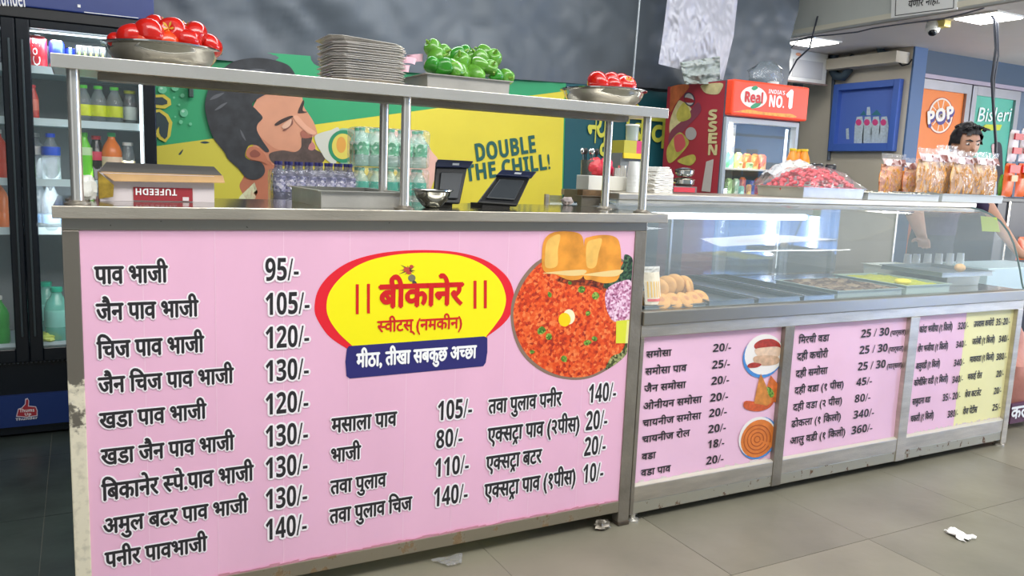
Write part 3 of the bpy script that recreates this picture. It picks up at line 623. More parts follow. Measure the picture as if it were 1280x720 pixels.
# ============================================================ WALL BANNERS
BY = 1.99
ban = thing('wall_poster', 'green and yellow poster of a bearded man drinking from a bottle, behind the counter', 'poster', (1.7, 2.0, .9))
gB = mat('poster_green', (44, 158, 104), .5, var=.08, vscale=2); yB = mat('poster_yellow', (226, 208, 60), .5, var=.07, vscale=2.2)
P_ = [(186, 57), (270, 61.5), (395, 71), (640, 94.5), (706, 102), (702, 255), (698, 262), (186, 262)]
o = printed('board', P_, gB, ban, pv=2.012, lift=0, sm=False, thick=.014)
def bp(name, pts, m, lift, sm=True, parent=None): return printed(name, pts, m, parent or ban, pv=BY, lift=lift*.0012, sm=sm)
bp('yellow_field', [(186, 184), (268, 173), (395, 155.5), (555, 134), (690, 116), (705.5, 114), (702, 254), (698, 261.5), (186, 261.5)], yB, 1, False)
bp('yellow_shade', [(186, 184), (268, 173), (300, 215), (320, 262), (186, 262)], mat('poster_olive', (206, 194, 66), .5), 1.6, False)
bp('white_sweep', [(292, 262), (300, 245), (318, 228), (322, 240), (314, 262)], mat('poster_pale', (222, 220, 180), .5), 2, False)
dk = mat('poster_dark', (42, 62, 66), .5); ylw = mat('poster_outline', (208, 190, 64), .5)
bp('emblem_outline', [[(186, 119), (205, 118), (213, 124), (214, 131), (206, 136), (186, 134)], [(186, 138), (200, 136.5), (210, 143), (215.5, 153), (213, 170), (207, 178), (199, 174), (197, 171), (186, 179)]], ylw, 2, False)
bp('emblem_fill', [[(186, 122), (203, 121.5), (209, 126), (209, 130), (203, 131.5), (186, 130)], [(186, 142), (199, 140), (207, 146), (211, 154), (209, 171), (206, 174), (201, 170), (199, 166), (199, 158), (190, 170), (186, 172)]], dk, 3, False)
for e_ in [ell(203, 112, 5.5, 5), ell(219, 110, 4.5, 4), ell(228, 119.5, 2.6, 2.6), ell(230, 141, 5, 5.2), ell(226, 152.5, 2.4, 2.6), ell(238, 155, 2, 2), ell(217.5, 122, 1.5, 1.5), ell(224, 131, 1.4, 1.4), ell(219, 146, 1.2, 1.2)]: bp('bubble', [e_], mat('bubble_print', (104, 190, 146), .4), 2)
bp('bubble_glint', [ell(201.5, 110.5, 2, 1.4), ell(218, 108.5, 1.6, 1.2), ell(228.6, 139, 2, 1.6)], mat('bubble_glint', (176, 222, 196), .4), 3)
bp('fleck', [[(250, 178), (256, 176.6), (262, 178), (256, 179.6)], [(223, 193), (227, 188), (229, 187), (226, 193)], [(237, 214), (246, 211), (258, 211), (266, 217), (250, 216)]], dk, 2)
hair = mat('hair_print', (46, 48, 52), .55, var=.35, vscale=22); skin = mat('skin_print', (214, 150, 118), .55, var=.1, vscale=6); skin2 = mat('skin_shade_print', (186, 112, 82), .55, var=.1, vscale=8); beard = mat('beard_print', (84, 68, 62), .6, var=.25, vscale=40)
bp('figure_neck', [(320, 195), (340, 200), (346, 210), (342, 228), (346, 262), (322, 262), (300, 236), (305, 220), (312, 200)], skin2, 2)
bp('figure_face', [(330, 112), (350, 110), (374, 115), (378, 124), (380, 134), (386, 143), (392, 153), (396, 165), (395.5, 169), (390, 172), (391, 178), (394, 186), (404, 195), (400, 204), (386, 207), (345, 207), (336, 200), (320, 190), (314, 170), (314, 140)], skin, 3)
bp('figure_cheek', [(318, 165), (330, 175), (345, 186), (366, 189), (372, 196), (350, 205), (338, 203), (326, 190)], mat('cheek_print', (196, 128, 98), .55), 3.4)
bp('figure_beard', [(377, 172), (385, 170.5), (390, 171.5), (389, 178), (393, 186), (400, 190), (406, 196.5), (402, 203.5), (388, 207.5), (346, 206), (336, 193), (352, 188), (368, 190), (376, 184)], beard, 4)
bp('figure_lips', [[(387, 180), (391, 178), (394, 184), (390, 188), (385, 186)]], mat('lips_print', (196, 124, 116), .5), 5)
bp('figure_hair', [(272, 90), (281, 84), (292, 77), (311, 73), (330, 73), (349, 77), (361, 82.5), (368, 92), (374, 106), (377, 116), (362, 113), (346, 114.5), (330, 119), (315, 129.5), (321, 138), (328, 147), (322, 155), (321, 163), (328, 176), (336, 188), (332, 190), (322, 182), (311, 182), (306, 194), (312, 200), (326, 203), (331, 212), (328, 220), (319, 224.5), (307.5, 222), (298, 211), (285, 199), (280, 190), (267, 173), (260, 154), (256, 131), (262, 107)], hair, 5)
bp('figure_hair_sheen', [[(262, 125), (268, 119), (280, 116), (272, 122)], [(268, 138), (276, 131), (284, 128), (276, 135)], [(300, 162), (304, 168), (307, 176), (302, 170)], [(300, 90), (318, 86), (332, 88), (316, 91)]], mat('hair_sheen_print', (92, 94, 98), .5), 6)
bp('figure_ear', [(307, 193), (311, 184), (321, 184), (330, 192), (335, 205), (326, 202), (313, 199)], skin2, 6)
bp('figure_ear_inner', [(312, 191), (318, 187), (325, 192), (322, 196), (314, 196)], mat('ear_print', (140, 76, 60), .6), 7)
bp('figure_brow', [[(343, 155.5), (350, 150), (362, 145), (366, 146), (356, 152), (346, 157)], [(372, 140), (378, 126), (380, 128), (378, 138), (384, 140), (376, 141.5)]], mat('brow_print', (62, 46, 42), .6), 5)
bp('figure_eye', [[(353, 163), (360, 157), (364, 148), (366, 154), (362, 159), (356, 163.5)]], mat('eye_print', (134, 84, 70), .6), 5.5)
bp('figure_eyelid', [[(352, 158), (358, 152), (364, 149), (362, 157), (355, 161)]], mat('eyelid_print', (222, 176, 150), .5), 6)
bp('figure_nostril', [[(375, 166), (379, 163), (385, 168), (390, 168.5), (388, 172), (378, 172.5)]], mat('nostril_print', (166, 98, 80), .55), 5)
bp('figure_nose', [[(366, 146), (372, 145), (382, 156), (394, 165), (392, 168.5), (384, 166), (377, 160), (370, 153)]], mat('nose_print', (228, 168, 138), .5), 5.2)
bp('bottle_neck', [(393, 171), (398, 167), (412, 163), (424, 162), (420, 203), (408, 200), (401, 190), (395, 180)], mat('bottle_print_pale', (206, 206, 192), .45), 4.6)
bp('bottle_print', [(422, 162), (470, 168), (530, 175), (535, 215), (470, 208), (424, 203)], mat('bottle_print_clear', (150, 190, 160), .4, var=.2, vscale=20), 4.4)
bp('bottle_ring', ell(429, 183, 19, 20.5), mat('ring_print', (38, 138, 96), .45), 5)
bp('bottle_label', ell(428, 183, 13.5, 16), mat('label_print', (220, 204, 90), .45), 5.6)
bp('bottle_label', ell(426, 181, 6, 10), mat('label_orange_print', (222, 160, 70), .45), 6)
lb = B(); letter(lb, None, bold('Lemon'), 433, 201, 433.5, 199, 1, BY-.009, wt=0, ref=.1, yr=166) if False else None
bp('hand_print', [(463, 172), (470, 165), (484, 161), (496, 164), (510, 161), (522, 168), (538, 188), (548, 204), (540, 230), (528, 256), (506, 250), (500, 215), (486, 196), (468, 184)], mat('hand_print', (232, 184, 168), .5, var=.08, vscale=10), 7)
tb = B()
letter(tb, None, bold('DOUBLE'), 596, 201.5, 670, 180, 1, BY-.004, wt=.012, ref=.7, yr=190)
letter(tb, None, bold('THE CHILL!'), 583, 227, 688, 207, 1, BY-.004, wt=.012, ref=.7, yr=211)
fin(tb, 'lettering', mat('poster_ink', (30, 92, 84), .5), ban)
# teal board
tl = thing('shop_name_board', 'dark teal board with yellow Devanagari shop lettering right of the poster', 'sign', (2.9, 2.0, .9))
printed('board', [(706.5, 102), (850, 118), (850, 262), (702.5, 262)], mat('board_teal', (28, 88, 98), .5, var=.12, vscale=3), tl, pv=2.012, lift=0, sm=False, thick=.012)
yk = B()
letter(yk, None, '{न}यू', 733, 178, 763, 141, 1, BY, wt=.01, lift=.001); letter(yk, None, 'िब', 779, 181, 806, 143, 1, BY, wt=.01, lift=.001); letter(yk, None, 'का', 812, 184, 852, 146, 1, BY, wt=.01, lift=.001)
fin(yk, 'lettering', mat('board_yellow_ink', (214, 214, 84), .5), tl)
# dark tarp above
tarp = fin(B().grid(lambda u, v: (.70+u*3.82, 1.985-.05*v-.035*noise.noise((u*7+v*2, v*3, .3))-.02*noise.noise((u*22+v*6, v*7, 4))-.01*noise.noise((u*50, v*20, 9)), 1.53+.12*u+v*(1.42-.12*u)), 150, 46), 'wall_tarp', mat('tarp_dark', (88, 96, 104), .45, bump=.10, bscale=7, var=.10, vscale=3, stretch=(1, 1, .35)), smooth=True)
tag(rebase(tarp), 'dark grey crumpled tarpaulin hung high on the wall above the poster', 'tarp')
# pole
px_ = fx(799, 1.7, 2.0)
pole = thing('hanging_rod', 'thin grey metal rod hanging from the ceiling in front of the tarp', 'rod', (px_, 1.7, 1.57))
fin(B().tube([(px_-.012, 1.7, 1.60), (px_, 1.7, 2.0), (px_+.02, 1.7, 2.95)], .0065, 10), 'rod', mat('rod_grey', (150, 156, 160), .4, .6), pole, smooth=True)
fin(B().tube([(px_-.012, 1.7, 1.55), (px_-.012, 1.7, 1.60)], .013, 10), 'collar', mat('rod_grey'if 0 else 'rod_end', (170, 176, 178), .4, .3), pole, smooth=True)
b = B().box(*[fx(235.5, 1.975, 1.35), fx(241.5, 1.975, 1.35), 1.955, 1.985, at(238, 122, 1, 1.97)[2], at(238, 96, 1, 1.97)[2]]); tag(rebase(fin(b, 'wall_bracket', mat('bracket_metal', (70, 84, 80), .35, .6), bevel=.003)), 'short dark metal bracket on the green part of the poster', 'bracket')

# ============================================================ THINGS ON THE RAISED SHELF
SZ = 1.3015
def bowl(name, label, px, y, z, R_, H, group=None, base=.72, m=chrome):
    x = fx(px, y, z); t = thing(name, label, 'bowl', (x, y, z), group)
    def rr(t): return R_*(base+(.97-base)*math.sin(PI/2*t)**.9)
    pr = [(R_*base*.85, 0)]+[(rr(t), H*t) for t in (.04, .15, .3, .45, .6, .75, .9)]+[(R_, H), (R_+.006, H+.002), (R_+.006, H-.001)]+[(rr(t)-.003, H*t+.001) for t in (.85, .6, .4, .2, .08)]+[(R_*base*.8, .006), (.001, .005)]
    fin(B().lathe(pr, (x, y, z), 40), 'body', m, t, smooth=True); return t, x
def tomfn(v):
    a = math.atan2(v.y, v.x); r = math.hypot(v.x, v.y); k = 1+.045*math.cos(5*a)*(v.z/.03 if v.z > 0 else 0)
    dz = -.009*math.exp(-(r/.010)**2) if v.z > 0 else 0
    return Vector((v.x*k, v.y*k, v.z+dz))
tomM = mat('tomato_skin', (196, 26, 16), .16, var=.12, vscale=18, coat=.5); tomM2 = mat('tomato_skin_orange', (216, 66, 22), .18, var=.15, vscale=18, coat=.5)
scar = mat('tomato_scar', (214, 170, 60), .6)
tom = thing('tomato', '', 'tomato', (0, 0, 0), 'tomatoes heaped in the left steel bowl')
tb_ = fin(B().ball((0, 0, 0), .034, .034, .028, 22, 16, tomfn), 'skin', tomM, tom, smooth=True, angle=180)
b = B()
for k in range(5):
    a = 2*PI*k/5; b.poly([(.0, .0, .0195), (.010*math.cos(a-.3), .010*math.sin(a-.3), .0245), (.0145*math.cos(a), .0145*math.sin(a), .0272), (.010*math.cos(a+.3), .010*math.sin(a+.3), .0245)])
fin(b, 'stem_scar', scar, tom)
t1, bx = bowl('tomato_bowl', 'wide steel bowl heaped with whole tomatoes on the left end of the shelf', 204, .125, SZ, .124, .045)
spots = [(148, 50, .09, 'small tomato at the far left of the heap in the bowl'), (166, 45, .07, 'tomato left of centre at the front of the heap in the bowl'), (187, 42, .06, 'large glossy tomato leaning on its left neighbour in the heap'), (197, 33, .13, 'topmost tomato at the back of the heap in the left bowl'),
         (215, 39, .07, 'tomato showing its pale yellow stem scar in the middle of the heap'), (241, 42, .08, 'large red tomato on the right shoulder of the heap'), (262, 55, .09, 'tomato lying at the right rim of the left bowl'), (234, 49, .065, 'tomato low at the front right of the heap, below the large one'),
         (180, 49, .065, 'orange tinged tomato low at the front rim, left of centre'), (207, 50, .062, 'orange tinged tomato low at the front rim, right of centre'), (225, 38, .14, 'tomato behind the scarred one at the back of the heap'), (172, 42, .15, 'tomato at the back left of the heap')]
for k, (px, py, y, lab) in enumerate(spots):
    p = at(px, py+2, 1, y); r = (R.uniform(-.9, .9), R.uniform(-.9, .9), R.uniform(0, 6))
    if k == 4: r = (1.25, .15, -.5)
    o = tom if k == 0 else dup(tom, p)
    o.location = p; o.rotation_euler = r; s = .95+R.uniform(-.06, .12)+(.06 if k in (2, 4, 5) else 0); 
    if k == 0: s = .72
    o.scale = (s, s, s); o['label'] = lab
    if k in (8, 9):
        c = o.children[0]; me = c.data.copy(); me.materials[0] = tomM2; c.data = me
# plates
pl = B()
def octo(r, z, c=.72): return [(r*.82*x, r*.82*y, z*.8) for x, y in ((-1, -c), (-c, -1), (c, -1), (1, -c), (1, c), (c, 1), (-c, 1), (-1, c))]
rs = [octo(.090, 0), octo(.094, .0015), octo(.106, .011), octo(.116, .012), octo(.116, .0135), octo(.106, .0128), octo(.093, .003)]
vs = [p for r in rs for p in r]; fs = [tuple(range(8))[::-1]]
for i in range(len(rs)-1): fs += [(i*8+k, i*8+(k+1) % 8, (i+1)*8+(k+1) % 8, (i+1)*8+k) for k in range(8)]
fs.append(tuple(len(vs)-8+k for k in range(8))); pl.add(vs, fs)
xp = fx(451, .125, SZ)
plate0 = thing('steel_plate', 'octagonal steel plate, lowest of the stack on the shelf', 'plate', (0, 0, 0), 'steel plates stacked on the shelf')
pp = fin(pl, 'body', mat('plate_steel', (224, 220, 214), .3, .35, bump=.1, bscale=60, var=.12, vscale=14), plate0, smooth=True, angle=20)
b = B().box(-.004, .004, -.07, .07, .003, .0055).box(-.07, -.004, -.004, .004, .003, .0055); fin(b, 'divider', steel2, plate0)
NP = 17
ordn = ['second', 'third', 'fourth', 'fifth', 'sixth', 'seventh', 'eighth', 'ninth', 'tenth', 'eleventh', 'twelfth', 'thirteenth', 'fourteenth', 'fifteenth', 'sixteenth']
z = SZ
for k in range(1, NP):
    z += .0057
    last = k == NP-1
    o = dup(plate0, (xp+R.uniform(-.003, .003)+(-.006 if last else 0), .125+R.uniform(-.003, .003), z+(.003 if last else 0)), rot=(R.uniform(-.012, .012), R.uniform(-.014, .014)+(.05 if last else 0), R.uniform(-.03, .03)), label='octagonal steel plate, top of the stack on the shelf and tilted up' if last else 'octagonal steel plate, %s from the bottom of the stack' % ordn[k-1])
plate0.location = (xp, .125, SZ); plate0.rotation_euler = (0, 0, .02)
# onion slices in a small heap
oni = thing('onion_slice', 'curled pink onion slice between the plate stack and the green pepper tray', 'onion', (0, 0, 0), 'pink onion pieces beside the plates')
on = mat('onion_pink', (236, 190, 206), .35, var=.15, vscale=40)
fin(B().grid(lambda u, v: (.028*math.cos(u*2.4)*(.7+.3*v), .014*math.sin(u*2.4), .008*math.sin(v*3)+v*.018), 14, 5), 'slice', on, oni, smooth=True)
for k, (px, py, y, lab) in enumerate([(505, 93, .10, 'pink onion slice lying lowest, against the plate stack'), (512, 83, .12, 'pale pink onion slice leaning in the middle of the small heap'), (521, 78, .13, 'pink onion slice standing highest beside the green peppers')]):
    o = oni if k == 0 else dup(oni, (0, 0, 0)); o.location = at(px, py, 1, y); o.rotation_euler = (R.uniform(0, .8), R.uniform(-.6, .6), R.uniform(0, 6)); o['label'] = lab
# pepper tray
xa = fx(536, .012, SZ); xb = fx(641, .012, SZ)
tr = thing('pepper_tray', 'shallow steel tray holding green peppers on the shelf', 'tray', ((xa+xb)/2, .12, SZ))
fin(B().tray(xa-.01, xb, .010, .222, SZ, SZ+.036), 'body', trayS, tr)
cap = thing('green_pepper', '', 'pepper', (0, 0, 0), 'green peppers heaped in the shelf tray')
def capfn(v):
    a = math.atan2(v.y, v.x); q = .5+.5*v.z/.03; k = 1+.055*math.cos(4*a); taper = .86+.22*q
    r = math.hypot(v.x, v.y); dz = -.010*math.exp(-(r/.009)**2) if v.z > 0 else 0
    return Vector((v.x*k*taper, v.y*k*taper, v.z+dz))
capM = mat('pepper_green', (92, 154, 50), .22, var=.25, vscale=22, coat=.4)
capD = mat('pepper_dark_green', (52, 138, 40), .2, var=.25, vscale=22, coat=.4)
fin(B().ball((0, 0, 0), .025, .025, .030, 24, 14, capfn), 'skin', capM, cap, smooth=True, angle=180)
fin(B().tube([(0, 0, .018), (.001, 0, .026), (.006, .002, .034)], [.006, .0035, .003], 8), 'stem', mat('pepper_stem', (120, 160, 60), .5), cap, smooth=True)
cs = [(542, 62, .10), (546, 72, .08), (553, 68, .13), (540, 82, .06), (552, 85, .04), (548, 92, .10), (568, 88, .05), (577, 93, .04), (570, 71, .12), (581, 68, .14), (579, 80, .08), (587, 76, .13), (594, 93, .03), (602, 75, .10), (607, 68, .12), (600, 82, .06), (616, 75, .10), (612, 87, .06), (621, 97, .03), (632, 97, .06), (561, 78, .14), (590, 88, .10)]
wh = ['light green pepper, topmost at the left end of the tray', 'green pepper just under the topmost left one', 'slim green pepper upright at the back left of the tray', 'dark green pepper at the far left edge of the tray', 'large shiny dark green pepper at the left front of the heap', 'green pepper half hidden behind the left front one', 'green pepper in the front row, third from the left end', 'glossy green pepper low in the front row near the tray centre', 'dark pepper at the top left of the middle cluster', 'small dark pepper at the top right of the middle cluster', 'green pepper at the foot of the middle cluster', 'green pepper on the right of the middle cluster', 'green pepper lying on the tray rim right of centre', 'light green pepper left in the right hand cluster', 'pale green pepper topmost of the right hand cluster', 'rounded green pepper low in the right hand cluster', 'pale green pepper at the right of the right hand cluster', 'small green pepper beneath the right hand cluster', 'dark green pepper lying at the right front of the tray', 'green pepper at the far right end of the tray', 'dark pepper deep between the left and middle clusters', 'green pepper tucked behind the front row at the centre']
for k, (px, py, y) in enumerate(cs):
    o = cap if k == 0 else dup(cap, (0, 0, 0)); y = max(y, .058); o.location = at(px, py-1, 1, y); o['label'] = wh[k]
    o.rotation_euler = (R.uniform(.4, 2.6), R.uniform(-.5, .5), R.uniform(0, 6)); s = R.uniform(.86, 1.06); o.scale = (s, s, s*R.uniform(.95, 1.2))
    if 'dark' in wh[k]:
        c = o.children[0]; me = c.data.copy(); me.materials[0] = capD; c.data = me
# right bowl with cut tomatoes
t2, bx2 = bowl('shallow_steel_bowl', 'shallow steel bowl with cut tomatoes near the right end of the shelf', 753, .13, SZ, .126, .048)
for k, (px, py, y, lab) in enumerate([(748, 104, .09, 'large tomato at the left of the right bowl'), (763, 102, .14, 'tomato at the back middle of the right bowl'), (777, 104, .13, 'tomato on the right of the right bowl'), (765, 107, .08, 'tomato low at the front middle of the right bowl'), (783, 106, .10, 'tomato at the right rim of the right bowl')]):
    o = dup(tom, at(px, py, 1, y), rot=(R.uniform(-.9, .9), R.uniform(-.9, .9), R.uniform(0, 6)), label=lab, scale=.92 if k else 1.1); o['group'] = 'tomatoes in the right shelf bowl'

# ============================================================ THINGS ON THE COUNTER TOP
TZ = .9902
# cardboard box
x0 = fx(125, .20, TZ); x1 = fx(268, .20, TZ)
bxo = thing('cardboard_box', 'opened red and white cardboard box lying upside down at the left end of the counter', 'box', ((x0+x1)/2, .27, TZ))
cb = mat('cardboard', (206, 166, 116), .8, var=.08, vscale=20); rd = mat('box_red', (158, 44, 54), .55); wb = mat('box_white', (222, 212, 214), .55)
zt = TZ+.066
fin(B().box(x0, x1, .20, .215, TZ, zt), 'front', wb, bxo); fin(B().box(x0, x1, .37, .385, TZ, zt), 'back', cb, bxo)
fin(B().box(x0, x0+.008, .215, .37, TZ, zt), 'end', rd, bxo); fin(B().box(x1-.008, x1, .215, .37, TZ, zt), 'end', black, bxo); fin(B().box(x0+.008, x1-.008, .215, .37, TZ, TZ+.005), 'bottom', cb, bxo)
def quad(*p): return B().poly([Vector(q) for q in p], (0, .0001, .0022))
fin(quad((x0+.004, .205, zt), (x1+.022, .205, zt), (x1+.022, .178, zt-.016), (x0+.03, .178, zt-.019)), 'flap', cb, bxo)
fin(quad((x0, .21, zt+.001), (x1+.02, .21, zt+.001), (x1+.02, .345, zt+.020), (x0+.02, .345, zt+.022)), 'lid', mat('cardboard_grey', (112, 106, 98), .8), bxo)
fin(quad((x0-.002, .2, TZ+.004), (x0-.002, .2, zt), (x0+.03, .185, zt-.03), (x0+.028, .188, TZ+.01)), 'end_flap', mat('flap_yellow', (168, 140, 50), .7, var=.4, vscale=60), bxo)
L = x1-x0
bb_ = B().box(x0+L*.28, x0+L*.80, .1975, .1995, TZ+.002, TZ+.034); fin(bb_, 'red_panel', rd, bxo)
fin(B().box(x0+L*.30, x0+L*.66, .1965, .1985, TZ+.005, TZ+.012), 'white_rule', wb, bxo)
fin(B().box(x0+L*.71, x0+L*.765, .1965, .1985, TZ+.003, TZ+.012), 'code_patch', wb, bxo)
lz = B(); g = glyphs(bold('TUFEEDH')); w0 = max(v.x for v in g[0])
lz.add([(x0+L*.66-v.x/w0*L*.36, .1955, TZ+.031-v.y*.022) for v in g[0]], g[1]); fin(lz, 'upside_down_lettering', whiteink, bxo)
fin(B().lathe([(.013, 0), (.013, .002)], (0, 0, 0), 16), 'red_roundel', rd, bxo); rr_ = bxo.children[-1]; rr_.data.transform(Matrix.Translation(Vector((x0+L*.90, .1975, TZ+.02))-worldloc(bxo)) @ Matrix.Rotation(PI/2, 4, 'X')); rr_.data.transform(Matrix.Translation(-Vector(bxo.location)+Vector(worldloc(bxo)))) if False else None
# crumpled tissue / bag
def crumple(name, label, cat, c, rx, ry, rz, m, seed=1, amp=.35, group=None, n=18, mm=12):
    def fn(v):
        q = Vector((v.x/rx, v.y/ry, v.z/rz)); k = 1+amp*noise.noise(q*2.1+Vector((seed, 0, 0)))+amp*.5*noise.noise(q*5+Vector((seed, 3, 0)))
        return v*k
    o = fin(B().ball(c, rx, ry, rz, n, mm, fn), name, m, smooth=True, angle=28); tag(rebase(o), label, cat, group); return o
tis = mat('tissue_white', (232, 232, 224), .6, bump=.4, bscale=60)
crumple('plastic_wad', 'crumpled white plastic wad left of the cardboard box', 'wad', (fx(107, .20, TZ+.03), .20, TZ+.028), .024, .03, .03, tis, 3)
# tray
Mx = Matrix.Translation((0, 0, 0))
ta = fx(403, .05, TZ); tb2 = fx(508, .05, TZ)
st = thing('steel_tray', 'empty rectangular steel tray on the counter in front of the water packs', 'tray', ((ta+tb2)/2, .2, TZ))
fin(B().tray(ta-.012, tb2+.004, .045, .385, TZ, TZ+.042, t=.004, rim=.01), 'body', trayS, st)
# small bowl
sb, xx = bowl('small_steel_bowl', 'small deep steel bowl on the counter right of the middle shelf post', 540, .12, TZ, .052, .048, base=.42)
# payment tablets
def slab(b, q, t):
    n = (q[1]-q[0]).cross(q[3]-q[0]).normalized()
    if n.y > 0: n = -n
    return b.poly([p-n*t/2 for p in q], n*t)
def tablet(label, px4, yb, yt, col):
    P = [at(px4[0][0], px4[0][1], 1, yb), at(px4[1][0], px4[1][1], 1, yb), at(px4[2][0], px4[2][1], 1, yt), at(px4[3][0], px4[3][1], 1, yt)]
    c = (P[0]+P[1])/2; c.z = TZ; c.y += .03
    t = thing('billing_tablet', label, 'tablet', c, 'billing tablets on the counter')
    fin(slab(B(), P, .012), 'screen_body', black, t, bevel=.003)
    n = (P[1]-P[0]).cross(P[3]-P[0]).normalized(); n = n if n.y < 0 else -n
    def inn(f, g, d): return [P[0].lerp(P[1], f).lerp(P[3].lerp(P[2], f), g)+n*d for f, g in ()] 
    def pt(f, g, d): return P[0].lerp(P[1], f).lerp(P[3].lerp(P[2], f), g)+n*d
    fin(slab(B(), [pt(.14, .1, .010), pt(.86, .1, .010), pt(.86, .72, .010), pt(.14, .72, .010)], .008), 'back_cover', mat('tablet_back', (46, 52, 58), .35), t, bevel=.002)
    fin(slab(B(), [pt(-.04, .84, .010), pt(1.04, .84, .010), pt(1.10, 1.0, .012), pt(0, 1.02, .012)], .012), 'printer_hood', mat('tablet_navy', col, .3), t, bevel=.002)
    fin(slab(B(), [pt(.45, .88, .018), pt(.66, .88, .018), pt(.66, .93, .018), pt(.45, .93, .018)], .002), 'badge', mat('tablet_badge', (210, 215, 220), .4), t)
    fin(B().lathe([(.018, 0), (.018, .003), (.012, .005), (.001, .005)], n=18), 'speaker', mat('tablet_speaker', (60, 66, 72), .3), t, smooth=True)
    sp = t.children[-1]; sp.data.transform(Matrix.Translation(worldloc(t)-Vector((0, 0, 0))))
    q = pt(.5, .35, .014); sp.data.transform(Matrix.Translation(-worldloc(t))); sp.data.transform(n.to_track_quat('Z', 'Y').to_matrix().to_4x4()); sp.data.transform(Matrix.Translation(q))
    sp.data.transform(Matrix.Translation(-Vector(t.location)+Vector((0, 0, 0))))
    b = B(); b.box(P[0].x+.02, P[1].x-.02, yb+.004, yb+.085, TZ, TZ+.012); b.tube([(c.x-.02, yb+.07, TZ+.01), pt(.3, .5, -.006)], .006, 8); b.tube([(c.x+.02, yb+.07, TZ+.01), pt(.7, .5, -.006)], .006, 8)
    fin(b, 'stand', rubber, t)
    return t
tablet('upright black billing tablet right of the small steel bowl', [(541, 254), (574, 255), (585, 203), (545, 202)], .20, .235, (34, 44, 78))
tablet('low tilted black billing tablet in front of the poster lettering', [(596, 254), (646, 257.5), (664, 219), (624, 217)], .14, .22, (36, 42, 74))
# ============================================================ BENCH AND WATER PACKS BEHIND THE COUNTER
BZ = .955
be = thing('back_bench', 'low steel work bench behind the counter carrying the bottle packs', 'bench', (1.5, .97, 0))
fin(B().box(.96, 2.05, .78, 1.18, BZ-.03, BZ), 'bench_top', steelD, be)
for x in (.99, 2.02):
    for y in (.81, 1.15): fin(B().box(x-.015, x+.015, y-.015, y+.015, 0, BZ-.03), 'leg', steelD, be)
def bottle_proto(name, label, h, r, body, capm, lab=None, lz=(.35, .6), group=None, neck=.35, n=14, liquid=None):
    t = thing(name, label, 'bottle', (0, 0, 0), group)
    pr = [(r*.85, 0), (r, h*.04), (r, h*.30), (r*.93, h*.34), (r, h*.38), (r, h*.62), (r*.8, h*.74), (r*neck*1.15, h*.86), (r*neck, h*.92), (r*neck, h*.93)]
    fin(B().lathe(pr, n=n), 'body', body, t, smooth=True, angle=60)
    fin(B().lathe([(r*neck*1.15, h*.92), (r*neck*1.2, h*.93), (r*neck*1.2, h), (.001, h)], n=n), 'cap', capm, t, smooth=True)
    if lab: fin(B().lathe([(r*1.01, h*lz[0]), (r*1.015, h*(lz[0]+.01)), (r*1.015, h*lz[1]), (r*1.01, h*(lz[1]+.005))], n=n), 'label', lab, t, smooth=True)
    return t
lilac = thin('bottle_lilac', (92, 92, 128), .62, .12, bump=.5, bscale=50); lilab = cells('lilac_label', [(40, 44, 70), (96, 98, 140), (170, 165, 195), (225, 222, 232)], 110, .4, .2)
capd = mat('cap_navy', (54, 54, 112), .35)
ORD = ['leftmost', 'second from the left', 'third from the left', 'fourth from the left', 'fifth from the left', 'sixth from the left', 'seventh from the left', 'eighth from the left']
g1 = 'small dark capped bottles shrink wrapped on the back bench'
bot = bottle_proto('soda_bottle', '', .145, .0205, lilac, capd, lilab, (.30, .66), g1)
y0_ = .83; xl = fx(350, y0_, BZ); N = 8; dxx = (fx(437, y0_, BZ)-xl)/(N-1)
for r_ in range(2):
    for k in range(N):
        o = bot if (k == 0 and r_ == 0) else dup(bot, (0, 0, 0)); o.location = (xl+k*dxx, y0_+r_*.052, BZ)
        o['label'] = 'lilac bottle %s in the %s row of the wrapped pack' % (ORD[k], ('front', 'rear')[r_])
wr = fin(B().box(xl-.026, xl+(N-1)*dxx+.026, y0_-.027, y0_+.08, BZ, BZ+.118), 'shrink_wrap', wrapF, bevel=.012); tag(rebase(wr), 'clear shrink wrap around the pack of lilac bottles', 'wrap')
aqua = thin('bottle_aqua', (190, 232, 216), .38, .08, bump=.5, bscale=50); tealL = mat('label_teal', (22, 168, 140), .35, var=.15, vscale=30); grnL = cells('label_green', [(30, 130, 80), (90, 190, 140), (224, 244, 234)], 70, .4, .1)
g2 = 'green labelled water bottles stacked in shrink wrapped packs'
wb_ = bottle_proto('water_bottle', '', .135, .0265, aqua, mat('cap_green', (60, 170, 130), .35), tealL, (.30, .64), g2)
x2 = fx(452, .83, BZ); first = True
for tier in range(2):
    zz = BZ+tier*.139
    for r_ in range(2):
        for k in range(5):
            o = wb_ if first else dup(wb_, (0, 0, 0)); first = False
            o.location = (x2+k*.0545, .835+r_*.056, zz); o['label'] = 'small water bottle %s in the %s row of the %s green pack' % (ORD[k], ('front', 'rear')[r_], ('lower', 'upper')[tier])
            if tier:
                c = [q for q in o.children if q.name.startswith('label')][0]; me = c.data.copy(); me.materials[0] = grnL; c.data = me
    wr = fin(B().box(x2-.031, x2+4*.0545+.031, .835-.032, .835+.056+.032, zz, zz+.137), 'shrink_wrap', wrapF, bevel=.014); tag(rebase(wr), 'clear shrink wrap around the %s pack of green labelled water bottles' % ('lower', 'upper')[tier], 'wrap')
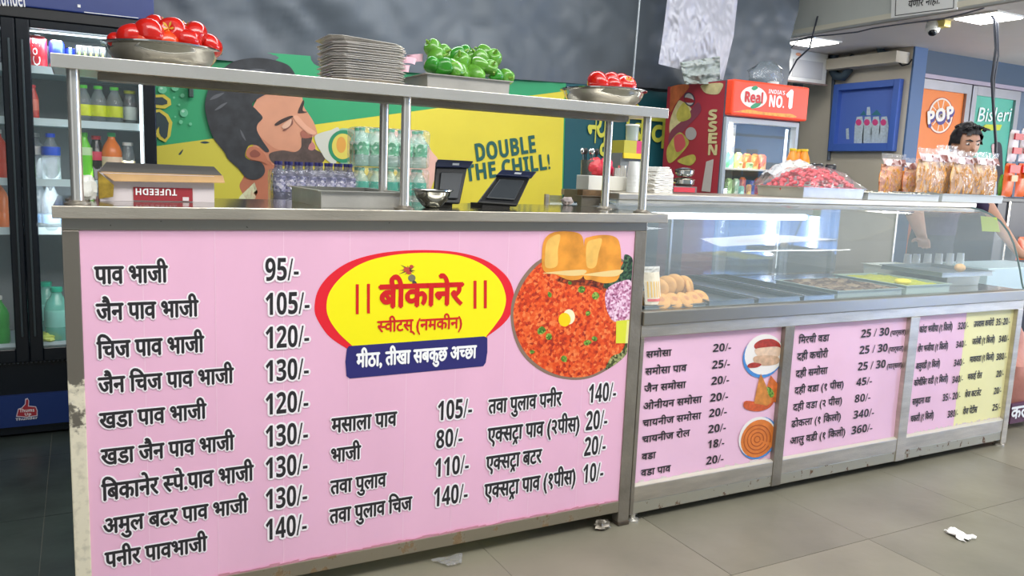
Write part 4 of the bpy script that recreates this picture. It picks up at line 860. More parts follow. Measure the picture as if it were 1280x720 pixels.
# ============================================================ FRIDGE CONTENTS
def canproto(name, r, h, m, label, group):
    t = thing(name, label, 'can', (0, 0, 0), group)
    fin(B().lathe([(r*.8, 0), (r, h*.05), (r, h*.9), (r*.82, h*.98)], n=18), 'body', m, t, smooth=True, angle=60)
    fin(B().lathe([(r*.82, h*.98), (r*.82, h), (r*.7, h*.985), (.001, h*.985)], n=18), 'lid', chrome, t, smooth=True); return t
def setp(o, px, z, y=1.68): o.location = (fx(px, y, z), y, z)
S1, S2, S3, S4, S5 = 1.404, 1.212, .985, .800, .352
redc = canproto('soda_can', .034, .128, mat('can_red', (206, 24, 40), .3), 'red soda can with white script, top left of the cooler', 'cans on the top shelf of the cooler'); setp(redc, 47, S1)
sw = B(); g = glyphs('Cola'); 
sw.add([(-.022*math.sin(v.y*1.3+.1)*0+.030*math.sin((v.y-.35)*1.2), -.0345*math.cos((v.y-.35)*1.2), .012+v.x*.055) for v in g[0]], g[1]); fin(sw, 'script', whiteink, None); s_ = bpy.data.objects['script']; s_.parent = redc
c2 = canproto('tall_can', .015, .10, mat('can_silver', (190, 200, 204), .3, .6), 'slim silver can between the red and blue cans', 'cans on the top shelf of the cooler'); setp(c2, 58, S1, 1.72)
c3 = canproto('energy_can', .027, .118, mat('can_blue', (36, 62, 188), .25, .4), 'large blue can with a red base band on the top shelf', 'cans on the top shelf of the cooler'); setp(c3, 72, S1, 1.70); fin(B().lathe([(.0274, .012), (.0274, .03)], n=18), 'band', mat('can_band', (210, 70, 90), .3), None); o = bpy.data.objects['band']; o.parent = c3
c4 = dup(c3, (0, 0, 0), label='smaller blue can half hidden behind the shelf end', scale=.85); setp(c4, 89, S1, 1.74)
for k, (px, lab) in enumerate(((100, 'black can with a silver stripe'), (107, 'first black can with a green claw stripe from the left'), (114.5, 'second black can with a green claw stripe from the left'), (121.5, 'third black can with a green claw stripe from the left'), (129, 'black green striped can beside the tomato bowl'))):
    if k == 0: d0 = canproto('energy_can', .016, .108, mat('can_black', (28, 34, 36), .25), '', 'cans on the top shelf of the cooler'); o = d0; fin(B().box(-.003, .003, -.0175, -.0155, .02, .085), 'stripe', mat('stripe_green', (150, 210, 80), .4), None); q = bpy.data.objects['stripe']; q.parent = d0
    else: o = dup(d0, (0, 0, 0))
    setp(o, px, S1, 1.70); o['label'] = lab
gcap = mat('cap_lime', (90, 206, 60), .35); ylab = mat('label_yellow', (214, 226, 30), .4, var=.12, vscale=60)
lm = bottle_proto('lime_soda_bottle', '', .150, .030, pet, gcap, ylab, (.22, .50), 'lime soda bottles on the second shelf', neck=.45)
for k, (px, lab) in enumerate(((105, 'green capped bottle with a yellow label right beside the shelf post'), (124, 'middle green capped bottle with a yellow label on the second shelf'), (144, 'right green capped bottle with a yellow label on the second shelf'))):
    o = lm if k == 0 else dup(lm, (0, 0, 0)); setp(o, px, S2, 1.68); o['label'] = lab
ye = bottle_proto('juice_bottle', 'yellow and green capped bottle at the right end of the second shelf', .145, .026, pet, mat('cap_yellow', (226, 224, 40), .4), mat('label_pale', (220, 232, 226), .4), (.2, .55), 'bottles on the second shelf', neck=.7); setp(ye, 163, S2, 1.74)
rb = bottle_proto('red_bottle', 'slim red bottle at the left end of the second shelf', .135, .020, mat('bottle_red', (196, 60, 50), .3), mat('cap_red', (206, 40, 52), .35), mat('label_rose', (224, 120, 100), .4), (.3, .6), 'bottles on the second shelf', neck=.5); setp(rb, 42, S2, 1.66)
blueL = mat('label_blue', (36, 84, 214), .35)
wt_ = bottle_proto('water_bottle', 'clear water bottle with a blue label and blue cap on the third shelf', .185, .033, pet, mat('cap_blue', (30, 80, 220), .35), blueL, (.55, .72), 'bottles on the third shelf', neck=.42); setp(wt_, 65, S3)
o = dup(wt_, (0, 0, 0), label='clear bottle with a pale label at the left end of the third shelf'); setp(o, 46, S3, 1.72)
for c in o.children:
    if c.name.startswith(('label', 'cap')): me = c.data.copy(); me.materials[0] = white; c.data = me
gb_ = bottle_proto('soda_bottle', 'bright green soda bottle on the third shelf right of the shelf post', .195, .028, mat('bottle_green', (110, 214, 50), .2), gcap, mat('label_mint', (200, 236, 180), .4), (.55, .7), 'bottles on the third shelf', neck=.4); setp(gb_, 107, S3)
co = bottle_proto('cola_bottle', 'dark cola bottle with a red cap and red label on the third shelf', .185, .029, mat('cola_dark', (34, 24, 26), .15), mat('cap_red2', (214, 36, 60), .35), mat('label_red', (220, 60, 92), .4), (.48, .66), 'bottles on the third shelf', neck=.5); setp(co, 122, S3, 1.70)
og = bottle_proto('orange_soda_bottle', 'orange soda bottle with a green cap on the third shelf', .200, .037, mat('bottle_orange', (244, 124, 20), .25), mat('cap_mint', (60, 190, 110), .35), mat('label_peach', (250, 220, 190), .4), (.30, .52), 'bottles on the third shelf', neck=.34); setp(og, 141, S3)
pb = bottle_proto('pale_bottle', 'clear bottle with an ochre label at the right end of the third shelf', .165, .028, pet, white, mat('label_ochre', (206, 190, 150), .4, var=.3, vscale=60), (.2, .55), 'bottles on the third shelf', neck=.6); setp(pb, 161, S3, 1.72)
o = dup(wt_, (0, 0, 0), label='blue capped water bottle low beside the counter corner'); setp(o, 65, S4, 1.64)
for c in o.children:
    if c.name.startswith('label'): me = c.data.copy(); b_ = [(v.co) for v in me.vertices]; me.transform(Matrix.Translation((0, 0, -.075))); me.materials[0] = mat('label_sky', (130, 176, 226), .4); c.data = me
    if c.name.startswith('cap'): me = c.data.copy(); me.materials[0] = mat('cap_sky', (40, 140, 220), .35); c.data = me
o2 = dup(o, (0, 0, 0), label='water bottle with a pale blue label behind the fridge stile'); setp(o2, 50, S4, 1.68)
aq = bottle_proto('water_bottle', 'large aqua water bottle on the bottom shelf of the cooler', .22, .045, thin('bottle_mint', (130, 226, 206), .5, .1), mat('cap_aqua', (40, 196, 160), .35), mat('label_aqua', (150, 226, 214), .4), (.3, .6), 'bottles in the foot of the cooler', neck=.4); setp(aq, 73, S5, 1.66)
o = dup(aq, (0, 0, 0), label='aqua water bottle further back on the bottom shelf'); setp(o, 60, S5, 1.82)
crumple('lime_bag', 'lime green crumpled bag on the bottom shelf of the cooler', 'bag', (fx(60, 1.64, .37), 1.64, .375), .045, .03, .02, mat('bag_lime', (206, 226, 110), .5), 5)
# left door slivers
for k, (px, py, m_, lab) in enumerate(((3, 240, (214, 66, 40), 'red bottle seen through the left cooler door, upper'), (3, 280, (226, 120, 60), 'orange bottle behind the left cooler door'), (4, 415, (60, 168, 70), 'green bottle behind the left cooler door, low'))):
    z_ = (S3, S4, S5)[k]; t = bottle_proto('soda_bottle', lab, .19, .036, mat('sliver%d' % k, m_, .3), white, None, group='bottles behind the left cooler door'); setp(t, px-4, z_, 1.68)
# ============================================================ JUICE COOLER
JY, JB = 1.40, 1.885
jx0 = fx(902, JY, 1.3); jx1 = fx(994, JY, 1.3); jt = at(950, 104, 1, JY)[2]
jc = thing('juice_cooler', 'small juice display cooler with a red header reading NO. 1 and a red printed side', 'refrigerator', ((jx0+jx1)/2, 1.6, 0))
gry = mat('cooler_grey', (176, 186, 196), .35); dkg = mat('cooler_dark_trim', (72, 84, 98), .4)
zh = at(950, 149, 1, JY)[2]
fin(B().box(jx0, jx0+.02, JY, JB, .05, jt-.004), 'side_wall', dkg, jc); fin(B().box(jx1-.02, jx1, JY, JB, .05, zh), 'side_wall', dkg, jc)
fin(B().box(jx0+.02, jx1-.02, JB-.02, JB, .05, zh), 'back_wall', white, jc); fin(B().box(jx0, jx1, JY+.02, JB, zh, jt-.006), 'top_box', dkg, jc)
fin(B().box(jx0, jx1, JY, JB, .03, .5), 'base', dkg, jc)
hd2 = fin(B().box(jx0+.008, jx1+.02, JY-.05, JY+.02, zh+.006, jt), 'header', mat('header_red', (236, 74, 44), .35, var=.12, vscale=7, emit=.25), jc, bevel=.010)
JH = JY-.0515
printed('header_oval', ell(942, 121.5, 16.5, 13.5, rot=.15), mat('oval_white', (246, 240, 230), .4), hd2, pv=JH, lift=.001)
printed('header_leaf', [[(938, 133), (944, 129), (952, 127), (948, 133), (940, 136)], [(939, 110), (944, 107), (947, 110), (942, 113)]], mat('leaf_green', (50, 150, 100), .4), hd2, pv=JH, lift=.003)
b = B(); letter(b, None, bold('Real'), 930.5, 127, 952.5, 114, 1, JH, wt=.02, ref=.72, lift=.002); fin(b, 'header_script', mat('script_red', (206, 40, 40), .4), hd2)
b = B(); letter(b, None, bold('NO.'), 961, 133, 979.5, 119, 1, JH, wt=.02, ref=.70); letter(b, None, bold("INDIA'S"), 960.5, 116.5, 981, 111.5, 1, JH, wt=.0, ref=.7); letter(b, None, bold('1'), 982, 134, 989, 113, 1, JH, wt=.05, ref=.70)
fin(b, 'header_lettering', whiteink, hd2)
printed('header_fruit', smoothpts([(922, 139), (935, 137), (950, 139.5), (965, 141), (980, 142), (990, 143), (990, 147), (922, 140)]), mat('fruit_orange', (248, 160, 60), .4, var=.3, vscale=60), hd2, pv=JH, lift=.002)
# side print
sx = jx0-.0022; red_s = mat('side_red', (172, 50, 66), .45, var=.12, vscale=3)
def sp(name, pts, m, lift, sm=True): return printed(name, pts, m, jc, ax=0, pv=sx, lift=lift*.001, sm=sm)
yt = at(840, 110, 0, sx)
fin(B().box(jx0-.0018, jx0, JY+.004, JB, .3, jt-.006), 'side_print', red_s, jc)
ol = mat('side_olive', (190, 178, 84), .5, var=.25, vscale=20); og2 = mat('side_orange', (204, 110, 66), .5, var=.2, vscale=20); mv = mat('side_mauve', (134, 62, 84), .5); cr = mat('side_cream', (214, 200, 150), .5, var=.15, vscale=30)
sp('side_print', [(840, 108), (862, 107), (846, 128), (838, 140), (838, 120)], og2, 1)
sp('side_print', [(838, 165), (856, 148), (872, 128), (876, 140), (858, 160), (838, 182)], mv, 1.4)
sp('side_print', [(846, 130), (852, 126), (866, 140), (850, 158), (838, 168), (838, 150)], cr, 1.2)
sp('side_print', [(846, 142), (856, 128), (864, 146), (850, 152)], ol, 1.8)
sp('side_print', [(834, 186), (848, 166), (858, 172), (860, 182), (838, 204)], ol, 1.6)
sp('side_print', [(843, 172), (853, 168), (857, 182), (846, 190)], mat('side_rose', (204, 84, 92), .5), 2)
sp('side_print', [(847, 201), (866, 193), (870, 200), (862, 207)], ol, 2)
sp('side_oval', ell(862, 124, 6.8, 9, rot=-.3), mat('side_navy', (70, 66, 84), .4), 2.2); sp('side_oval', ell(862, 124, 5.4, 7.4, rot=-.3), mat('side_grey', (196, 190, 190), .4), 2.6)
sp('side_oval', ell(864, 167, 7, 8), mat('side_grey2', (176, 168, 168), .4), 2.4)
sp('side_print', [(878, 106), (903, 104), (901, 114), (896, 118), (884, 117), (878, 112)], cr, 1.8)
sp('side_print', [(856, 122), (866, 124), (868, 128), (858, 128)], mat('side_script', (150, 40, 50), .4), 3)
b = B()
for k, ch in enumerate('SSEN'):
    letter(b, None, bold(ch), 885.5, 150+k*14.5, 896, 138+k*14.5, 0, sx-.001, wt=.03, ref=.7, lift=.001)
fin(b, 'side_lettering', cr, jc)
# door + shelves + light
fin(B().box(jx0+.004, jx0+.024, JY-.02, JY+.02, .5, zh-.004), 'door_frame', gry, jc, bevel=.002); fin(B().box(jx1-.026, jx1-.004, JY-.02, JY+.02, .5, zh-.004), 'door_frame', gry, jc, bevel=.002)
fin(B().box(jx0+.024, jx1-.026, JY-.02, JY+.02, zh-.03, zh-.004), 'door_frame', gry, jc, bevel=.002)
b = B(); b.poly([(jx0+.02, JY-.005, .5), (jx1-.02, JY-.005, .5), (jx1-.02, JY-.005, zh-.02), (jx0+.02, JY-.005, zh-.02)]); fin(b, 'door_glass', glass, jc)
fin(B().box(jx1-.045, jx1-.034, JY+.03, JY+.04, .6, zh-.04), 'led_strip', ledM, jc)
zs1 = at(940, 211, 1, JY+.05)[2]; zs0 = at(940, 243, 1, JY+.05)[2]
for z_ in (zs1, zs0): fin(B().box(jx0+.02, jx1-.02, JY+.05, JB-.02, z_-.010, z_), 'shelf', white, jc)
tgb = fin(B().box(jx0+.10, jx0+.13, JY+.06, JY+.07, zs1+.12, zh-.02), 'thermostat', white, jc)
# juice cartons
def carton(px, z, w, h, colr, lab, y=1.50, group='juice cartons in the small cooler'):
    x = fx(px, y, z); t = thing('juice_carton', lab, 'carton', (x, y, z), group)
    m_ = cells('carton_'+str(colr).replace(' ', '').replace(',', '_').strip('()'), [tuple(int(c*.55) for c in colr), colr, tuple(min(255, int(c*1.1+40)) for c in colr), (246, 244, 236)], 26, .4, 0)
    fin(B().box(x-w/2, x+w/2, y, y+w, z, z+h*.86), 'body', m_, t, bevel=.002)
    b = B(); b.add([(x-w/2, y, z+h*.86), (x+w/2, y, z+h*.86), (x+w/2, y+w, z+h*.86), (x-w/2, y+w, z+h*.86), (x-w/2, y+w/2, z+h), (x+w/2, y+w/2, z+h)], [(0, 1, 5, 4), (2, 3, 4, 5), (0, 4, 3), (1, 2, 5)]); fin(b, 'gable', m_, t)
    return t
A = [(914, .030, .088, (110, 190, 150), 'teal green carton at the left of the upper juice shelf'), (924, .030, .088, (180, 200, 110), 'light green carton second on the upper juice shelf'), (926, .026, .034, (196, 190, 120), 'low ochre pack in front on the upper shelf'), (935, .036, .085, (190, 96, 50), 'brown orange carton mid upper shelf'), (939, .030, .034, (120, 160, 110), 'low green pack right of the ochre one'), (945, .030, .085, (206, 110, 56), 'second brown orange carton on the upper shelf'), (954, .036, .085, (240, 120, 80), 'bright coral carton at the right of the upper juice shelf')]
for i, (px, w_, h_2, c, lab) in enumerate(A): carton(px, zs1, w_, h_2, c, lab, 1.455 if h_2 < .05 else 1.50)
A = [(912, .030, .085, (170, 210, 140), 'pale green carton at the left of the lower juice shelf'), (921, .030, .085, (190, 222, 170), 'mint carton second on the lower juice shelf'), (929, .028, .094, (226, 110, 50), 'orange carton third on the lower juice shelf'), (928, .024, .045, (150, 210, 170), 'low mint pack in front on the lower shelf'), (937, .022, .055, (240, 170, 50), 'low amber pack in front of the lower shelf'), (941, .022, .075, (80, 80, 140), 'violet blue pack in the middle of the lower shelf'), (950, .036, .094, (238, 100, 50), 'red orange carton near the right of the lower shelf'), (958, .030, .040, (250, 160, 70), 'low orange pack at the right end of the lower shelf')]
for px, w_, h_2, c, lab in A: carton(px, zs0, w_, h_2, c, lab, 1.455 if h_2 < .08 else 1.50)
t = carton(915, zs1+.118, .03, .06, (240, 140, 70), 'orange pack hanging high left in the small cooler')
fin(B().box(jx0+.02, jx0+.09, JY+.06, JY+.12, zs1+.112, zs1+.118), 'upper_bracket', white, jc)
# plastic sheet hanging over the cooler
sil = mat('silver_sheet', (184, 184, 194), .42, .15, bump=.22, bscale=24)
Lp = [(836, -60), (834, 0), (829, 40), (823, 80)]; Rp = [(924, -60), (922, 0), (917, 45), (904, 100)]
def sheet(u, v):
    def at_(P, v):
        k = v*(len(P)-1); i = min(int(k), len(P)-2); f = k-i; return (P[i][0]*(1-f)+P[i+1][0]*f, P[i][1]*(1-f)+P[i+1][1]*f)
    l, r = at_(Lp, v), at_(Rp, v); px = l[0]*(1-u)+r[0]*u; py = l[1]*(1-u)+r[1]*u
    d = .06*noise.noise((u*4, v*2, 5))+.016*noise.noise((u*9+v*4, v*5, 8))+.007*noise.noise((u*22-v*9, v*14, 2))*(.4+v)+.014*math.sin(u*15+v*2.5)*(1-v*.4)
    return at(px, py, 1, 1.60+d)
o = fin(B().grid(sheet, 80, 90), 'plastic_sheet', sil, smooth=True); tag(rebase(o), 'large crumpled silvery white plastic sheet hanging above the juice cooler', 'plastic sheet')
def sheet2(u, v): return at(850+u*50+v*6*(1-u), 78+v*27-8*u*(1-v), 1, 1.55+.05*noise.noise((u*4, v*4, 1))+.014*noise.noise((u*11, v*11, 1)))
o = fin(B().grid(sheet2, 40, 30), 'plastic_bag', mat('bag_grey', (176, 184, 180), .4, bump=.1, bscale=14), smooth=True, angle=30); tag(rebase(o), 'crumpled translucent bag lying on the juice cooler below the hanging sheet', 'bag')
crumple('storage_bag', 'tall greyish clear plastic bag on the right of the juice cooler top', 'bag', (fx(958, 1.6, 1.75), 1.6, jt+.075), .12, .07, .082, thin('bag_smoke', (150, 162, 170), .45, .18, bump=.6, bscale=20), 11, .22)
b = B().lathe([(.03, 0), (.032, .03), (.02, .034), (.001, .034)], (fx(966, 1.5, jt), 1.5, jt), 18); tag(rebase(fin(b, 'round_tub', white, smooth=True)), 'small white round tub on the juice cooler header', 'tub')
# taped note hanging on the side
b = B().poly([at(x, y, 0, sx-.004) for x, y in ((883, 202), (892, 199), (888, 240), (877, 239))], (-.0015, 0, 0)); tag(rebase(fin(b, 'paper_sleeve', mat('sleeve_paper', (200, 190, 186), .5, bump=.3, bscale=30))), 'pale paper sleeve stuck upright on the red cooler side', 'sleeve')

# ============================================================ THINGS ON THE CASE TOP (left part)
KZ = 1.0405
def P(px, y, z=KZ): return fx(px, y, z)
# white box with cutlery
wx0, wx1 = P(735, .45), P(783, .45)
wbx = thing('cutlery_box', 'white oblong carton behind the right shelf posts', 'box', ((wx0+wx1)/2, .5, KZ))
zt_ = at(755, 220, 1, .45)[2]; zb_ = max(KZ, at(755, 238, 1, .45)[2])
fin(B().box(wx0, wx1, .45, .53, zb_, zt_), 'carton', mat('carton_white', (232, 230, 220), .5), wbx, bevel=.002)
riser = fin(B().box(wx0-.03, wx0+.10, .46, .56, 1.0, zb_-.001), 'riser', steelD, wbx)
jar = thing('spoon_holder', 'dark glass jar holding silver and black spoons behind the white carton', 'holder', (P(733, .6), .6, KZ+.02))
x_ = P(735, .6)
fin(B().lathe([(.03, 0), (.032, .09), (.030, .09), (.028, .004), (.001, .004)], (x_, .6, KZ+.02), 18), 'jar', thin('jar_smoke', (96, 104, 96), .6, .1), jar, smooth=True)
for k in range(7):
    a = k*.9; m_ = chrome if k % 2 else black
    q = fin(B().tube([(x_+.012*math.cos(a), .6+.012*math.sin(a), KZ+.03), (x_+.028*math.cos(a), .6+.028*math.sin(a), KZ+.135)], .0022, 6), 'spoon_handle', m_, jar)
    fin(B().ball((x_+.029*math.cos(a), .6+.029*math.sin(a), KZ+.142), .009, .004, .012, 8, 6), 'spoon_bowl', m_, q, smooth=True)
for i, (px, c, h) in enumerate(((744, (196, 50, 60), .075), (756, (214, 40, 84), .08))):
    crumple('snack_pouch', ('dark red pouch in the cutlery area left of the shelf post', 'pink red pouch beside the dark red pouch')[i], 'pouch', (P(px, .58, 1.1), .58, KZ+.085), .035, .02, .035, mat('pouch%d' % i, c, .3, bump=.4, bscale=40), 20+i, .25)
# steel tumblers stack between posts
gl = mat('tumbler_white', (226, 228, 226), .4)
def cups(px, y, n, r, h, lab, gname, m, z0=KZ, step=.012):
    x = P(px, y, z0); first_ = None
    for k in range(n):
        if first_ is None:
            t = thing('drinking_cup', '', 'cup', (0, 0, 0), gname); fin(B().lathe([(r, 0), (r*1.03, .003), (r*.8, h), (r*.76, h), (r*.74, h-.003), (r*.95, .004)], n=18), 'cup', m, t, smooth=True); first_ = t; o = t
            fin(B().lathe([(r*1.05, 0), (r*1.07, .002), (r*1.05, .004)], n=18), 'rim', m, t, smooth=True)
        else: o = dup(first_, (0, 0, 0))
        o.location = (x, y, z0+k*step)
        o['label'] = lab.replace('@', ('lowest', 'second from below', 'third from below', 'fourth from below', 'fifth from below', 'topmost')[min(k, 5)])
for k, px in enumerate((790, 800)): cups(px, .42, 6, .021, .05, 'upturned white cup, @ in the %s nested stack between the shelf posts' % ('left', 'right')[k], 'nested cups between the posts', gl)
cups(776, .55, 1, .02, .095, 'grey steel tumbler left of the nested cups', 'tumblers', steel2)
cups(769, .55, 1, .018, .085, 'slim grey steel tumbler behind the right middle post', 'tumblers', steel2)
yx0, yx1 = P(780, .62, 1.2), P(808, .62, 1.2); zb2 = at(795, 192, 1, .62)[2]; zt2 = at(795, 176, 1, .62)[2]
ybx = thing('sweet_box', 'olive and magenta printed box standing high between the shelf posts', 'box', ((yx0+yx1)/2, .66, KZ))
fin(B().box(yx0, yx0+(yx1-yx0)*.55, .62, .70, zb2, zt2), 'olive_half', mat('box_olive', (178, 170, 60), .5), ybx); fin(B().box(yx0+(yx1-yx0)*.55, yx1, .62, .70, zb2, zt2), 'magenta_half', mat('box_magenta', (196, 60, 110), .5), ybx)
fin(B().ball((yx1-.012, .617, (zb2+zt2)/2+.003), .009, .004, .010, 10, 6), 'rosette', mat('rosette_orange', (250, 160, 30), .5), ybx, smooth=True)
fin(B().box(yx0-.006, yx1, .63, .69, KZ+.045, zb2), 'column', mat('box_grey', (120, 126, 128), .5), ybx)
fin(B().box(yx0-.004, yx1, .612, .62, zb2-.02, zb2), 'yellow_fringe', mat('fringe_yellow', (226, 196, 40), .5), ybx)
fin(B().box(yx0, yx1, .63, .69, KZ, KZ+.045), 'foot_block', mat('box_grey', (120, 126, 128), .5), ybx)
tg = thing('glass_jar', 'tall clear plastic jar standing on the olive and magenta box', 'jar', ((yx0+yx1)/2+.01, .66, zt2))
fin(B().lathe([(.024, 0), (.026, .055), (.028, .058), (.024, .06), (.022, .004), (.001, .004)], ((yx0+yx1)/2+.01, .66, zt2), 18), 'jar', thin('jar_clear', (190, 205, 205), .5, .1), tg, smooth=True)
fin(B().lathe([(.027, .058), (.027, .064), (.001, .064)], ((yx0+yx1)/2+.01, .66, zt2), 18), 'lid', white, tg, smooth=True)
# stacked napkin sheets
nx = P(826, .45); naps = []
nap = thing('napkin_stack', 'thick ragged stack of white paper napkins right of the shelf end', 'napkins', (nx, .48, KZ))
for k in range(16):
    w_ = .043-.0012*max(0, k-9)**1.5+R.uniform(-.0015, .002); d_ = R.uniform(-.003, .003)
    fin(B().grid(lambda u, v: (nx+d_+(u-.5)*2*w_, .48+(v-.5)*.09, KZ+.002+k*.0062+.0022*noise.noise((u*4+k, v*4, k))), 10, 8), 'napkin', mat('napkin_white', (236, 234, 228), .7), nap, smooth=True)
    q = nap.children[-1]; q.modifiers.new('s', 'SOLIDIFY').thickness = .0052
# steel lidded pots on a red box
rx0, rx1 = P(840, .5), P(871, .5)
rbx = thing('sweet_tin', 'flat red and white lettered tin under the steel pots', 'tin', ((rx0+rx1)/2, .54, KZ)); fin(B().box(rx0, rx1, .5, .58, KZ, KZ+.026), 'tin', mat('tin_grey', (110, 100, 100), .4), rbx, bevel=.002)
fin(B().box(rx0+.006, rx1-.012, .4975, .4995, KZ+.004, KZ+.022), 'red_label', mat('tin_red', (190, 50, 66), .5), rbx)
b = B(); letter(b, None, bold('SWEETS'), 842.5, 240.5, 864, 235.5, 1, .4965, wt=0, ref=.7) if False else None
for i, (z_, r_) in enumerate(((KZ+.0265, .040), (KZ+.0635, .036))):
    x_ = P(854, .54); t = thing('steel_pot', ('wide steel pot standing on the red tin', 'upper steel pot stacked on the wide one')[i], 'pot', (x_, .54, z_), 'steel pots on the red tin')
    fin(B().lathe([(r_*.7, 0), (r_, .010), (r_, .024), (r_*1.08, .026), (r_*1.0, .028), (r_*.5, .034), (.001, .036)], (x_, .54, z_), 24), 'pot', chrome, t, smooth=True)
    fin(B().tube([(x_-r_*1.02, .54, z_+.018), (x_-r_*1.25, .54, z_+.02)], .004, 8), 'handle', black, t)
o = crumple('paper_scrap', 'small red and white wrapper scrap at the right end of the counter back', 'wrapper', (P(709, .40, 1.0), .40, TZ+.014), .022, .014, .014, mat('scrap', (206, 190, 186), .6, var=.3, vscale=60), 31)
ub = thing('spice_box', 'grey open metal box behind the counter end beneath the white carton', 'box', (fx(735, .5, 1.0), .5, .99)); xq0, xq1 = fx(716, .43, 1.0), fx(754, .43, 1.0)
fin(B().tray(xq0, xq1, .38, .425, TZ, TZ+.035), 'body', steelD, ub); fin(B().box(xq0+.01, xq1-.03, .385, .42, TZ+.03, TZ+.055), 'brown_packet', mat('packet_brown', (120, 92, 60), .6, var=.3, vscale=50), ub)

# ============================================================ THINGS ON THE CASE TOP (right part)
# cherry tray in plastic
cx0, cx1 = P(1000, .32)+.095, P(1077, .32)
ct = thing('cherry_tray', 'steel tray heaped with red candied fruit under clear plastic', 'tray', ((cx0+cx1)/2, .42, KZ))
fin(B().tray(cx0-.10, cx1, .30, .56, KZ, KZ+.042, rim=.006), 'body', trayS, ct)
cherry = mat('cherry_red', (214, 34, 50), .25, var=.3, vscale=60, coat=.4)
xm, xw_ = (cx0-.10+cx1)/2, (cx1-cx0+.10)/2
b = B()
for k in range(260):
    u, v = R.uniform(-1, 1), R.uniform(-1, 1); hh = .085*max(0, (1-abs(u)**2.6))*max(0, (1-abs(v)**3))**.6
    b.ball((xm+u*xw_*.92, .43+v*.115, KZ+.03+hh*R.uniform(.8, 1)), .012, .010, .009, 6, 4)
o = fin(b, 'candied_fruit', cherry, ct, smooth=True); o['kind'] = 'stuff'
def heap(u, v): 
    a, c = u*2-1, v*2-1; h_ = (1-abs(a)**2.6)*max(0, (1-abs(c)**3))**.6
    return (xm+a*(xw_+.006), .43+c*.135, KZ+.040+.084*max(h_, 0)+.010*noise.noise((u*9, v*9, 2)))
fin(B().grid(lambda u, v: (lambda p: (p[0], p[1], p[2]))(heap(u, v)), 36, 30), 'plastic_cover', thin('film_clear', (245, 245, 250), .08, .12, bump=.6, bscale=30), ct, smooth=True)
fin(B().box(xm-xw_*.92, xm+xw_*.92, .315, .545, KZ+.01, KZ+.045), 'syrup_bed', mat('syrup_red', (190, 40, 54), .3), ct)
# big clear plastic bag over the second heap
bx0, bx1 = P(1005, .60), P(1110, .42)
fm = B().grid(lambda u, v: (cx0-.02+u*(cx1-cx0+.12), .50+v*.16+.01*noise.noise((u*5, v*5, 1)), KZ+.004+.150*max(0, math.sin(PI*min(1, u*.75+.18)))**.8*math.sin(PI*(.12+.76*v))+.014*noise.noise((u*12, v*12, 7))), 50, 20)
o = fin(fm, 'plastic_cover_sheet', thin('film_white', (236, 238, 240), .5, .2, bump=.9, bscale=40), smooth=True); tag(rebase(o), 'crinkled clear white plastic sheet draped behind and right of the cherry tray', 'plastic sheet')
# white food trays
whT = mat('tray_white', (188, 194, 194), .4)
def toptray(pa, pb, y0, y1, h, label, m=whT, fill=None):
    xa_, xb_ = P(pa, y0), P(pb, y0); t = thing('sweets_tray', label, 'tray', ((xa_+xb_)/2, (y0+y1)/2, KZ), 'long trays on the case top')
    fin(B().tray(xa_, xb_, y0, y1, KZ, KZ+h, rim=.006), 'body', m, t)
    if fill: o = fin(B().grid(lambda u, v: (xa_+.012+u*(xb_-xa_-.024), y0+.012+v*(y1-y0-.024), KZ+h-.010+.012*noise.noise((u*20, v*20, 3))+.008), 40, 20), 'filling', fill, t, smooth=True); o['kind'] = 'stuff'
    return t, xa_, xb_
toptray(1085, 1176, .30, .50, .030, 'white enamel tray of pale crumbs in the middle of the case top', fill=cells('crumb_pale', [(196, 188, 160), (226, 220, 200), (244, 242, 232)], 80, .6, .5))
tt, xa_, xb_ = toptray(1178, 1256, .30, .66, .036, 'pale grey tray at the right end of the case top carrying snack bags')
